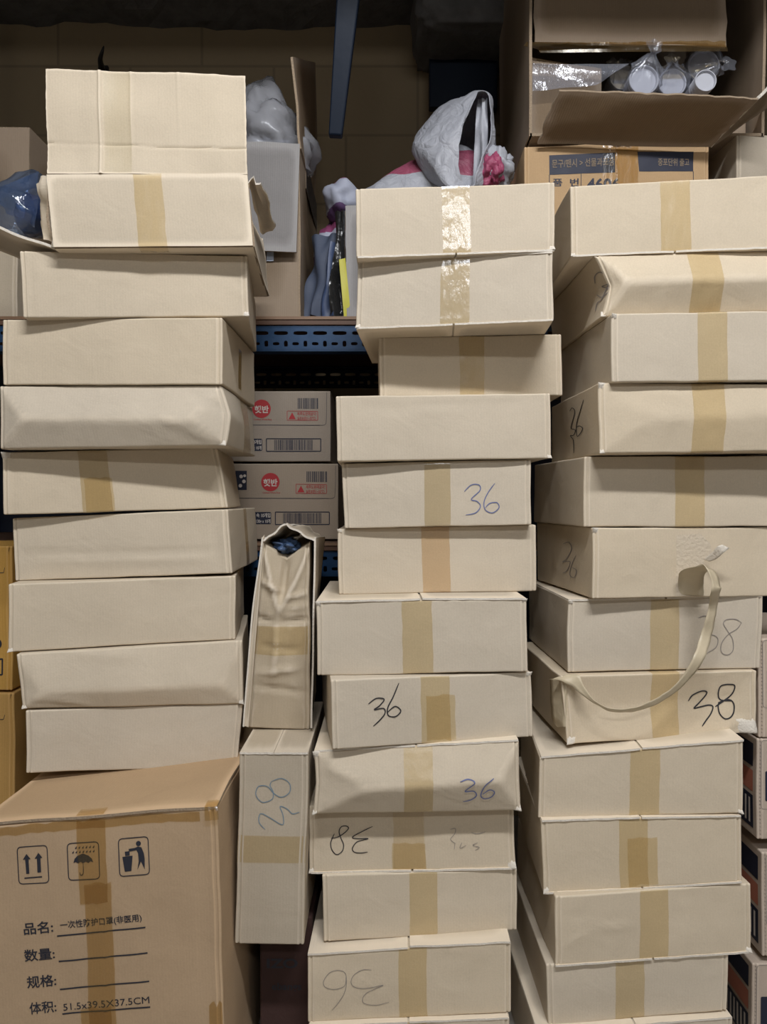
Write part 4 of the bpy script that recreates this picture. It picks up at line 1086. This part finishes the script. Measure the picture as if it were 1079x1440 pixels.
# dark metal hook on the wall above
HOOKM = flat('dark_iron', (.03, .028, .026), .5, .6)
root = empty('wall_hook', at(145, 95, 2.12), 'dark pointed iron hook on the wall behind the raised flap', 'hook')
pts = [at(146, 110, 2.125), at(143, 96, 2.11), at(141, 84, 2.07), at(144, 72, 2.05), at(146, 65, 2.05)]
def tube(name, pts, rad, mat, parent, seg=8, sub=4):
    P = [Vector(p) for p in catmull([tuple(p) for p in pts], sub)]; n = len(P); vs = []
    for i, p in enumerate(P):
        t = (P[min(n-1, i+1)]-P[max(0, i-1)]).normalized(); a = t.cross(Vector((.3, .2, 1))).normalized(); c = t.cross(a)
        r_ = rad(i/(n-1)) if callable(rad) else rad
        for k in range(seg): th = 2*math.pi*k/seg; vs.append(p+a*(r_*math.cos(th))+c*(r_*math.sin(th)))
    f = [(i*seg+k, i*seg+(k+1) % seg, (i+1)*seg+(k+1) % seg, (i+1)*seg+k) for i in range(n-1) for k in range(seg)]
    f += [tuple(range(seg))[::-1], tuple((n-1)*seg+k for k in range(seg))]
    return build(name, vs, f, mat, parent)
tube('shank', pts, lambda t: .010*(1-t)+.0015, HOOKM, root)
cuboid('plate', (at(138, 90, 2.13).x, at(152, 90, 2.13).x, 2.128, 2.14, at(145, 118, 2.13).z, at(145, 92, 2.13).z), HOOKM, root, .002)

# blue steel bars hanging from the soffit
def bar(name, quad, Yt, Yb, th, label, mat):
    tl, tr, br_, bl = quad
    vs = []
    for (p, y) in ((tl, Yt), (tr, Yt), (br_, Yb), (bl, Yb)): vs.append(at(p[0], p[1], y))
    # carried up to the soffit along its own direction
    for a, b_ in ((0, 3), (1, 2)):
        dd = vs[a]-vs[b_]; k = (2.24-vs[a].z)/dd.z; vs[a] = vs[a]+dd*max(0, k)
    A = vs; Bk = [v+Vector((0, th, 0)) for v in vs]
    V = A+Bk; F = [(0, 1, 2, 3), (7, 6, 5, 4), (0, 4, 5, 1), (1, 5, 6, 2), (2, 6, 7, 3), (3, 7, 4, 0)]
    o = build(name, V, F, mat, None, smooth=False); setp(o, label, 'bar')
    bm = bmesh.new(); bm.from_mesh(o.data); bmesh.ops.recalc_face_normals(bm, faces=bm.faces[:]); bmesh.ops.bevel(bm, geom=bm.edges[:], offset=.003, segments=2, affect='EDGES', profile=.5); bm.to_mesh(o.data); bm.free()
    return o
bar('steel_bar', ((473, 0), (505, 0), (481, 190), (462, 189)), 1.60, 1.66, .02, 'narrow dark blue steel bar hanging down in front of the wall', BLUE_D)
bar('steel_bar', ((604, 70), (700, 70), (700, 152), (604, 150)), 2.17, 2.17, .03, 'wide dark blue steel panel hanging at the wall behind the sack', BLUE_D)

# woven sack
def sackmat():
    m, n, b = nt('woven_white_sack'); b.inputs['Roughness'].default_value = .5
    tc = N(n, 'ShaderNodeTexCoord'); sp = N(n, 'ShaderNodeSeparateXYZ'); uv = N(n, 'ShaderNodeUVMap'); n.links.new(uv.outputs['UV'], sp.inputs[0])
    rp = N(n, 'ShaderNodeValToRGB'); rp.color_ramp.interpolation = 'CONSTANT'
    e = rp.color_ramp.elements; e[0].position = 0; e[0].color = (.37, .38, .42, 1); e[1].position = .50; e[1].color = (.30, .07, .12, 1)
    x = e.new(.60); x.color = (.37, .38, .42, 1)
    n.links.new(sp.outputs['Y'], rp.inputs['Fac'])
    n.links.new(rp.outputs['Color'], b.inputs['Base Color'])
    ch = N(n, 'ShaderNodeTexChecker'); ch.inputs['Scale'].default_value = 160; n.links.new(uv.outputs['UV'], ch.inputs['Vector'])
    no = N(n, 'ShaderNodeTexNoise'); no.inputs['Scale'].default_value = 28; no.inputs['Detail'].default_value = 5; no.inputs['Distortion'].default_value = 1.2; n.links.new(tc.outputs['Object'], no.inputs['Vector'])
    b1 = N(n, 'ShaderNodeBump'); b1.inputs['Strength'].default_value = .25; b1.inputs['Distance'].default_value = .001; n.links.new(ch.outputs['Fac'], b1.inputs['Height'])
    b2 = N(n, 'ShaderNodeBump'); b2.inputs['Strength'].default_value = .8; b2.inputs['Distance'].default_value = .012; n.links.new(no.outputs['Fac'], b2.inputs['Height']); n.links.new(b1.outputs['Normal'], b2.inputs['Normal'])
    n.links.new(b2.outputs['Normal'], b.inputs['Normal']); return m
SACK = sackmat()
SW = flat('white_woven_plastic', (.38, .39, .43), .5, bump=.6, bscale=90)
DSACK = flat('dark_inside', (.01, .012, .02), .9)
root = empty('woven_sack', (at(600, 250, 1.72).x, 1.74, Z2), 'white woven plastic sack with pink stripes slumped behind the topmost middle box', 'sack')
# body: rings from the shelf up to the shoulders; the outline follows a slumped full sack
prof = [(0.0, .17, .13), (.08, .185, .15), (.25, .19, .155), (.45, .19, .15), (.62, .19, .145), (.75, .185, .135), (.86, .15, .115), (.94, .10, .085), (1.0, .03, .03)]
cx, cy, zb_, zt2 = at(600, 250, 1.80).x, 1.85, Z2, at(600, 190, 1.78).z
vs, uv = [], []; seg = 96; rn_ = 60
for j in range(rn_+1):
    t = j/rn_
    for k in range(len(prof)-1):
        if prof[k][0] <= t <= prof[k+1][0]: break
    f_ = (t-prof[k][0])/(prof[k+1][0]-prof[k][0]); rx = prof[k][1]+(prof[k+1][1]-prof[k][1])*f_; ry = prof[k][2]+(prof[k+1][2]-prof[k][2])*f_
    for i in range(seg):
        th = 2*math.pi*i/seg; d_ = Vector((math.cos(th), math.sin(th), 0))
        k2 = 1+.10*noise.noise(Vector((d_.x*2.1, d_.y*2.1, t*5)))+.04*math.sin(th*9+t*11+3*noise.noise(Vector((d_.x*2, d_.y*2, t*3))))*t
        k2 *= 1+.18*max(0, -d_.x)*math.exp(-((t-.72)/.2)**2)
        z = zb_+(zt2-zb_)*t*(1+.02*noise.noise(d_*3))-.06*max(0, -d_.x)*t**2
        vs.append(Vector((cx+rx*d_.x*k2+.03*t, cy+ry*d_.y*k2, z))); uv.append((th/6.28*1.2, t*.62+.05*math.sin(th*1.5)*t))
f = [(j*seg+i, j*seg+(i+1) % seg, (j+1)*seg+(i+1) % seg, (j+1)*seg+i) for j in range(rn_) for i in range(seg)]
build('body', vs, f, SACK, root, uv)
# hood: the mouth of the sack folded up, open towards the front right
rim = [(674, 127, 1.55), (686, 134, 1.56), (690, 160, 1.56), (690, 195, 1.55), (681, 216, 1.54), (672, 238, 1.53), (668, 262, 1.53), (655, 262, 1.53), (648, 240, 1.52), (646, 205, 1.52), (653, 170, 1.53), (663, 143, 1.54)]
s1 = [(672, 127, 1.57), (690, 138, 1.60), (696, 165, 1.62), (697, 200, 1.62), (694, 230, 1.60), (690, 262, 1.58), (650, 272, 1.53), (632, 262, 1.52), (630, 215, 1.52), (640, 175, 1.53), (652, 148, 1.55), (663, 134, 1.56)]
s2 = [(655, 134, 1.62), (672, 145, 1.66), (685, 175, 1.70), (690, 210, 1.70), (690, 240, 1.68), (670, 270, 1.62), (630, 272, 1.56), (612, 240, 1.54), (600, 212, 1.55), (612, 180, 1.57), (625, 157, 1.59), (640, 142, 1.60)]
s3 = [(628, 150, 1.70), (645, 162, 1.72), (660, 190, 1.74), (665, 220, 1.74), (650, 250, 1.72), (630, 262, 1.68), (600, 255, 1.62), (585, 230, 1.60), (580, 200, 1.61), (585, 185, 1.63), (598, 172, 1.65), (612, 158, 1.68)]
s4 = [(600, 185, 1.72), (608, 188, 1.72), (615, 195, 1.73), (615, 205, 1.73), (610, 215, 1.72), (602, 218, 1.70), (592, 215, 1.68), (584, 208, 1.66), (580, 200, 1.66), (582, 193, 1.67), (588, 188, 1.68), (594, 185, 1.70)]
secs = [catmull(s_, 4, True) for s_ in (rim, s1, s2, s3, s4)]
cols = []
for i in range(len(secs[0])): cols.append(catmull([s_[i] for s_ in secs], 8))
vs, uv = [], []; nr = len(cols[0]); nc = len(cols)
for j in range(nr):
    for i in range(nc):
        x, y, yy = cols[i][j]; p = at(x, y, yy+.13)
        t = j/nr; n_ = noise.noise_vector(p*14)*(.012 if j > 2 else .004) + noise.noise_vector(p*45)*.003
        vs.append(p+n_); uv.append((i/nc*.5, .7+.2*t))
f = [(j*nc+i, j*nc+(i+1) % nc, (j+1)*nc+(i+1) % nc, (j+1)*nc+i) for j in range(nr-1) for i in range(nc)]
hood = build('folded_mouth', vs, f, SACK, root, uv)
slab('inner_fold', (at(664, 262, 1.70), at(684, 258, 1.69), at(686, 140, 1.70), at(672, 138, 1.72)), .002, SW, root, nu=12, nv=20, warp=.02, seed=71, edge=SW)
md = hood.modifiers.new('s', 'SOLIDIFY'); md.thickness = .0015
# pink striped bunched corner at the right
PINKW = flat('pink_woven_stripe', (.34, .06, .13), .5, bump=.9, bscale=150)
lump('bunched_corner', at(700, 240, 1.72), (.032, .05, .045), SW, root, amp=.3, fr=6, seed=4)
lump('pink_stripe', at(692, 240, 1.69), (.026, .03, .034), PINKW, root, amp=.3, fr=6, seed=9)

# striped cloth bag, cloths and small things left of the sack
STR = None
def stripebag():
    m, n, b = nt('purple_striped_bag'); b.inputs['Roughness'].default_value = .6
    tc = N(n, 'ShaderNodeTexCoord'); sp = N(n, 'ShaderNodeSeparateXYZ'); n.links.new(tc.outputs['Object'], sp.inputs[0])
    no = N(n, 'ShaderNodeTexNoise'); no.inputs['Scale'].default_value = 8; n.links.new(tc.outputs['Object'], no.inputs['Vector'])
    a = N(n, 'ShaderNodeMath', operation='MULTIPLY_ADD'); a.inputs[1].default_value = .08; n.links.new(no.outputs['Fac'], a.inputs[0]); n.links.new(sp.outputs['Z'], a.inputs[2])
    mm = N(n, 'ShaderNodeMath', operation='MULTIPLY'); mm.inputs[1].default_value = 9.5; n.links.new(a.outputs[0], mm.inputs[0])
    fr = N(n, 'ShaderNodeMath', operation='FRACT'); n.links.new(mm.outputs[0], fr.inputs[0])
    rp = N(n, 'ShaderNodeValToRGB'); rp.color_ramp.interpolation = 'CONSTANT'; e = rp.color_ramp.elements
    e[0].position = 0; e[0].color = (.34, .36, .44, 1); e[1].position = .55; e[1].color = (.20, .04, .11, 1); x = e.new(.8); x.color = (.10, .05, .13, 1)
    n.links.new(fr.outputs[0], rp.inputs['Fac']); n.links.new(rp.outputs['Color'], b.inputs['Base Color']); return m
STR = stripebag()
o = lump('striped_bag', at(468, 310, 1.70), (.05, .10, .085), STR, None, amp=.3, fr=6, seed=21)
o2 = lump('contents', at(470, 350, 1.72), (.055, .10, .12), STR, None, amp=.2, fr=5, seed=22, zmin=Z2+.001)
bpy.data.objects.remove(o)
bpy.data.objects.remove(o2)
root = empty('striped_bag', (at(470, 350, 1.80).x, 1.80, Z2), 'crumpled bag with grey and purple stripes between the tall kraft carton and the sack', 'bag')
lump('body', Vector((at(474, 330, 1.80).x, 1.82, Z2+.14)), (.055, .09, .14), STR, root, amp=.15, fr=4, seed=22, zmin=Z2+.001)
lump('gathered_top', Vector((at(480, 290, 1.78).x, 1.78, at(480, 285, 1.78).z)), (.042, .06, .05), STR, root, amp=.16, fr=4, seed=25)
CL = flat('slate_blue_cloth', (.055, .07, .11), .7, bump=.5, bscale=30)
root = empty('cloth', (at(452, 400, 1.60).x, 1.60, Z2), 'slate blue cloth standing folded right of the tall kraft carton', 'cloth')
slab('sheet', (at(428, 447, 1.72), at(452, 447, 1.69), at(478, 330, 1.72), at(442, 335, 1.75)), .012, CL, root, nu=16, nv=20, warp=.03, seed=40, edge=CL)
slab('sheet', (at(448, 447, 1.70), at(474, 447, 1.67), at(482, 345, 1.70), at(462, 345, 1.72)), .012, flat('deep_blue_cloth', (.04, .065, .14), .5, bump=.5, bscale=30), root, nu=16, nv=20, warp=.03, seed=44, edge=CL)
root = empty('yellow_strip', (at(488, 400, 1.55).x, 1.56, Z2), 'yellow-edged flat strip leaning beside the middle stack', 'strip')
slab('sheet', (at(484, 446, 1.645), at(494, 446, 1.645), at(486, 364, 1.645), at(477, 366, 1.645)), .01, flat('yellow_plastic', (.50, .46, .03), .4), root, nu=4, nv=10, warp=.002, seed=50, edge=flat('dull_yellow', (.3, .28, .05), .5))
slab('wrapper', (at(466, 446, 1.67), at(486, 446, 1.66), at(484, 295, 1.67), at(472, 300, 1.69)), .004, flat('black_shiny_wrap', (.02, .02, .02), .2, bump=1, bscale=60), root, nu=10, nv=30, warp=.03, seed=52)
root = empty('grey_board', (at(495, 350, 1.53).x, 1.54, Z2), 'grey cardboard sheet standing behind the top middle boxes', 'board')
slab('sheet', (at(488, 446, 1.64), at(560, 446, 1.64), at(560, 288, 1.655), at(486, 290, 1.655)), .005, GREYC, root, nu=8, nv=12, warp=.004, seed=54)

# Korean printed carton on the upper shelf, right
YK = 1.66
root = empty('printed_kraft_carton', (at(868, 250, YK).x, YK+.19, Z2), 'kraft carton with navy bands and Korean text under the big open carton', 'box')
b = Carton([(738, 206), (998, 197), (996, 447), (738, 450)], YK, 0, .38, 90, nz=.002)
b.BL.z = b.BR.z = Z2+.004; b.H = b.TL.z-b.BL.z
b.body(root, KRAFT, step=.01)
ZK = max(b.TL.z, b.TR.z)
def zk(pts): return [(700+x/2.847, y/2.847) for x, y in pts]
m = Marks(b, 'F', .0006)
m.quad(zk([(207, 620), (470, 612), (470, 690), (207, 698)])); m.quad(zk([(558, 609), (785, 608), (785, 685), (565, 687)]))
m.line(zk([(207, 698), (207, 800)]), 1.0, smooth=False, taper=False); m.line(zk([(335, 690), (335, 800)]), .9, smooth=False, taper=False); m.line(zk([(785, 685), (785, 800)]), .9, smooth=False, taper=False)
p = zk([(218, 742)])[0]; m.text('품  번', p[0], p[1], 12, 0, .02, width=38)
p = zk([(360, 758)])[0]; m.text('4606', p[0], p[1], 22, 0, .03, width=45)
m.done('printing', NAVY, root, 'navy printed bands and figures')
m = Marks(b, 'F', .0013)
p = zk([(217, 668)])[0]; m.text('문구/팬시 > 선물과포장', p[0], p[1], 12.5, -.03, .012, width=88)
m.done('lettering', KPRINT, root, 'kraft coloured letters on a navy band'); m = Marks(b, 'F', .0013)
p = zk([(640, 662)])[0]; m.text('중포단위 출고', p[0], p[1], 11.5, 0, .012, width=45)
m.done('lettering', KPRINT, root, 'kraft coloured letters on navy bands')
b.strip(root, TAPE_B, [(1, .2), (1, .004), (.995, 0), (.3, 0)], b.uvpx(866, 230)[0], b.uvpx(897, 230)[0], .0018)
b.strip(root, TAPE_C, [(1, .2), (1, .004), (.995, 0), (.3, 0)], b.uvpx(848, 230)[0], b.uvpx(868, 230)[0], .0022)
slab('torn_tape_end', (at(866, 204, YK-.004), at(886, 202, YK-.004), at(888, 197, YK-.012), at(864, 196, YK-.014)), .0008, KRAFT3, root, nu=8, nv=4, warp=.006, seed=3, rag=.2)
PKb = b

# big open carton lying on it
YO = 1.65
za = ZK+.004
xa = at(746, 100, YO).x; xb = at(1074, 100, YO).x; yb_ = YO+.42; zc_ = 2.25
root = empty('open_kraft_carton', ((xa+xb)/2, YO+.2, za), 'big open brown carton at the upper right holding bagged cups', 'box')
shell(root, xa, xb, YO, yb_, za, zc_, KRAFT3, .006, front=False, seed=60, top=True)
Vv = Vector
slab('front_flap', (at(757, 202, YO-.005), at(1000, 206, YO-.005), at(1066, 138, YO-.12), at(785, 126, YO-.10)), .006, KRAFT2, root, nu=30, nv=12, warp=.008, seed=61, rag=.03, edge=EDGE)
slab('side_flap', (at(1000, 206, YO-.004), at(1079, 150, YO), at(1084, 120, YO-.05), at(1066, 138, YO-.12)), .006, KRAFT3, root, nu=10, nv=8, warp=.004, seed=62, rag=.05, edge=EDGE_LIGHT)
slab('top_flap', (at(752, 60, YO+.02), at(1022, 66, YO+.02), Vv((at(1018, 0, YO).x, YO+.004, zc_)), Vv((at(748, 0, YO).x, YO+.004, zc_))), .006, KRAFT2, root, nu=24, nv=14, warp=.008, seed=63, rag=.02, edge=EDGE)
slab('tape', (at(752, 74, YO+.022), at(1022, 72, YO+.022), at(1022, 58, YO+.014), at(752, 60, YO+.014)), .001, TAPE_B, root, nu=30, nv=4, warp=.01, seed=64, rag=.2, edge=TAPE_B)
slab('inner_panel', (Vv((xa+.008, YO+.06, za+.006)), Vv((xa+.17, YO+.07, za+.006)), Vv((xa+.17, YO+.07, za+.18)), Vv((xa+.008, YO+.06, za+.20))), .005, KRAFT3, root, nu=10, nv=10, warp=.006, seed=66)
slab('tape', (Vv((xa+.01, YO+.03, za+.11)), Vv((xa+.15, YO+.03, za+.125)), Vv((xa+.22, YO+.03, za+.17)), Vv((xa+.01, YO+.03, za+.17))), .0006, BAGF, root, nu=16, nv=8, warp=.008, seed=67, edge=TAPE_C)
# bagged cups: a platform of packed goods keeps them level with the flap edge
root2 = empty('packed_carton', ((xa+xb)/2+.04, YO+.22, za), 'plain inner carton under the bagged cups', 'box')
zi = at(900, 140, YO+.06).z
cuboid('body', (at(868, 150, YO+.1).x, xb-.012, YO+.05, yb_-.02, za+.008, zi), KRAFT2, root2, .004)
def cups(px, py, rpx, dy, label, knot, bag=True, ang=0.0):
    c0 = at(px, py, YO+dy); r_ = rpx*(YO+dy)/FPX
    c0.z = max(c0.z, zi+r_+.001)
    root = empty('cup_sleeve', (c0.x, c0.y+.05, c0.z-r_), label, 'cups', 'bagged white cups in the open carton')
    vs, f = [], []; seg = 32; pr_ = []
    for k in range(9):
        y0 = k*.012; pr_ += [(y0, r_*.93-.0006*k), (y0+.003, r_*.96-.0006*k), (y0+.0035, r_*.9-.0006*k), (y0+.0115, r_*.9-.0006*k)]
    pr_ = [(.006, 0.0001), (.006, r_*.80), (.0, r_*.86)]+pr_
    for (yy, rr) in pr_:
        for i in range(seg):
            th = 2*math.pi*i/seg; vs.append(Vector((c0.x+rr*math.cos(th)+yy*math.sin(ang), c0.y+yy, c0.z+rr*math.sin(th))))
    for j in range(len(pr_)-1):
        for i in range(seg): a = j*seg+i; bb = j*seg+(i+1) % seg; f.append((a, bb, bb+seg, a+seg))
    sharpen(build('cup_stack', vs, f, CUP, root), 50)
    if bag:
        kx, ky = knot
        kp = at(kx, ky, YO+dy-.03); vs = []; rings = 22
        for j in range(rings+1):
            t = j/rings
            for i in range(40):
                th = 2*math.pi*i/40; rr = r_*(1.08-.0*t)
                base_ = Vector((c0.x+rr*math.cos(th), c0.y+.11-.12*min(1, t*2), c0.z+rr*math.sin(th)))
                if t > .5:
                    s_ = (t-.5)*2; neck = .15 if s_ < .8 else .15+(s_-.8)*1.7
                    g = (1-s_)**1.3
                    cc = Vector((c0.x, c0.y-.012, c0.z)).lerp(kp, s_)
                    k_ = max(neck*r_, r_*1.08*g*(1+.22*math.sin(th*8+3*s_)))
                    k_ = neck*r_*(1+.15*math.sin(th*5)) if s_ > .7 else k_
                    base_ = cc+Vector((k_*math.cos(th), -.006*s_+.3*k_*math.sin(th)*s_, k_*math.sin(th)))
                vs.append(base_+noise.noise_vector(base_*60)*.0025)
        f = [(j*40+i, j*40+(i+1) % 40, (j+1)*40+(i+1) % 40, (j+1)*40+i) for j in range(rings) for i in range(40)]
        build('bag', vs, f, BAGF, root)
cups(876, 108, 19, .10, 'clear-bagged white cups at the far left of the open carton', (862, 92))
cups(906, 112, 22, .045, 'clear-bagged white cups with a knotted upright bag end', (920, 66))
cups(946, 116, 21, .075, 'clear-bagged white cups just right of the knotted bag', (944, 86))
cups(990, 92, 24, .08, 'largest bag of white cups at the right of the open carton', (1022, 92))
cups(993, 128, 16, .03, 'unbagged white cup showing below the largest bag', (0, 0), bag=False)

# pale grey carton on the upper shelf at the right edge
root = empty('grey_carton', (at(1085, 240, YO).x+.05, YO+.1, Z2), 'plain grey-beige carton at the right edge behind the topmost right box', 'box')
b = Carton([(1036, 190), (1240, 188), (1240, 440), (1036, 442)], 1.66, R(-4), .16, 95); b.BL.z = b.BR.z = Z2+.003; b.H = b.TL.z-b.BL.z
b.body(root, CARD2, step=.02)

# ------------------------------------------------------------------ torn strip hanging from the right stack
root = empty('torn_paper_strip', at(900, 1000, 1.16), 'long torn strip of tape and paper drooping from one right-hand carton to the next', 'tape')
def ribbon(name, pts, mat, parent, sub=8, th=.0007):
    """pts: (xa, ya, xb, yb, Ya, Yb) the two edges of the strip"""
    P = catmull(pts, sub); vs = []
    for k, (xa_, ya_, xb_, yb2, Ya, Yb2) in enumerate(P):
        A, B = at(xa_, ya_, Ya), at(xb_, yb2, Yb2)
        for i in range(5):
            t = i/4; p = A.lerp(B, t); e = 1.0 if i in (0, 4) else .4
            vs.append(p+noise.noise_vector(p*70)*.0012*e)
    o = build(name, vs, grid_faces(5, len(P)), mat, parent)
    md = o.modifiers.new('s', 'SOLIDIFY'); md.thickness = th
    return o
b6 = BOX['R5'][0]; yf = b6.p0.y; b8 = BOX['R7'][0]; y8 = b8.p0.y
yf7 = BOX['R6'][0].p0.y
STRIPM = flat('tan_torn_tape', (.58, .49, .34), .42, bump=.4, bscale=60, var=.12, vscale=50)
ribbon('hanging_strip', [
 (955, 836, 990, 838, yf-.002, yf-.004), (954, 815, 990, 825, yf-.008, yf-.012), (958, 803, 992, 808, yf-.03, yf-.03), (978, 797, 1003, 802, yf-.05, yf-.045), (990, 795, 1010, 812, yf-.06, yf-.05),
 (1000, 815, 1013, 826, yf-.068, yf-.056), (1000, 832, 1014, 828, yf-.07, yf-.06), (997, 850, 1009, 850, yf7-.06, yf7-.055), (993, 870, 1006, 870, yf7-.058, yf7-.053),
 (985, 895, 1000, 898, yf7-.055, yf7-.052), (975, 925, 990, 928, y8-.062, y8-.058), (962, 948, 972, 952, y8-.06, y8-.055), (945, 967, 951, 973, y8-.056, y8-.05), (915, 986, 919, 992, y8-.05, y8-.045),
 (885, 996, 886, 1001, y8-.046, y8-.04), (860, 996, 859, 1000, y8-.04, y8-.035), (838, 986, 836, 989, y8-.034, y8-.03), (822, 966, 820, 978, y8-.026, y8-.024), (815, 950, 805, 966, y8-.018, y8-.018), (806, 948, 790, 958, y8-.010, y8-.012), (795, 949, 776, 955, y8-.006, y8+.004)],
 STRIPM, root)
ribbon('torn_tab', [(990, 787, 998, 790, yf-.004, yf-.012), (1000, 778, 1008, 786, yf-.018, yf-.024), (1008, 769, 1018, 778, yf-.03, yf-.034), (1016, 766, 1026, 771, yf-.034, yf-.036)], EDGE_LIGHT, root)
ribbon('corner_strip', [(774, 955, 797, 952, y8+.03, y8-.010), (775, 985, 797, 985, y8+.03, y8-.008), (777, 1010, 796, 1015, y8+.03, y8-.006), (783, 1022, 795, 1022, y8+.03, y8-.006)], STRIPM, root)
# bare torn patch the strip came from
m = Marks(b6, 'F', .0004); m.poly([(951, 752), (985, 750), (999, 765), (1001, 780), (990, 786), (992, 838), (952, 839)])
m.done('torn_patch', flat('bare_torn_paper', (.60, .51, .39), .9, bump=.6, bscale=200), BOX['R5'][1], 'bare patch where the paper layer was torn off')
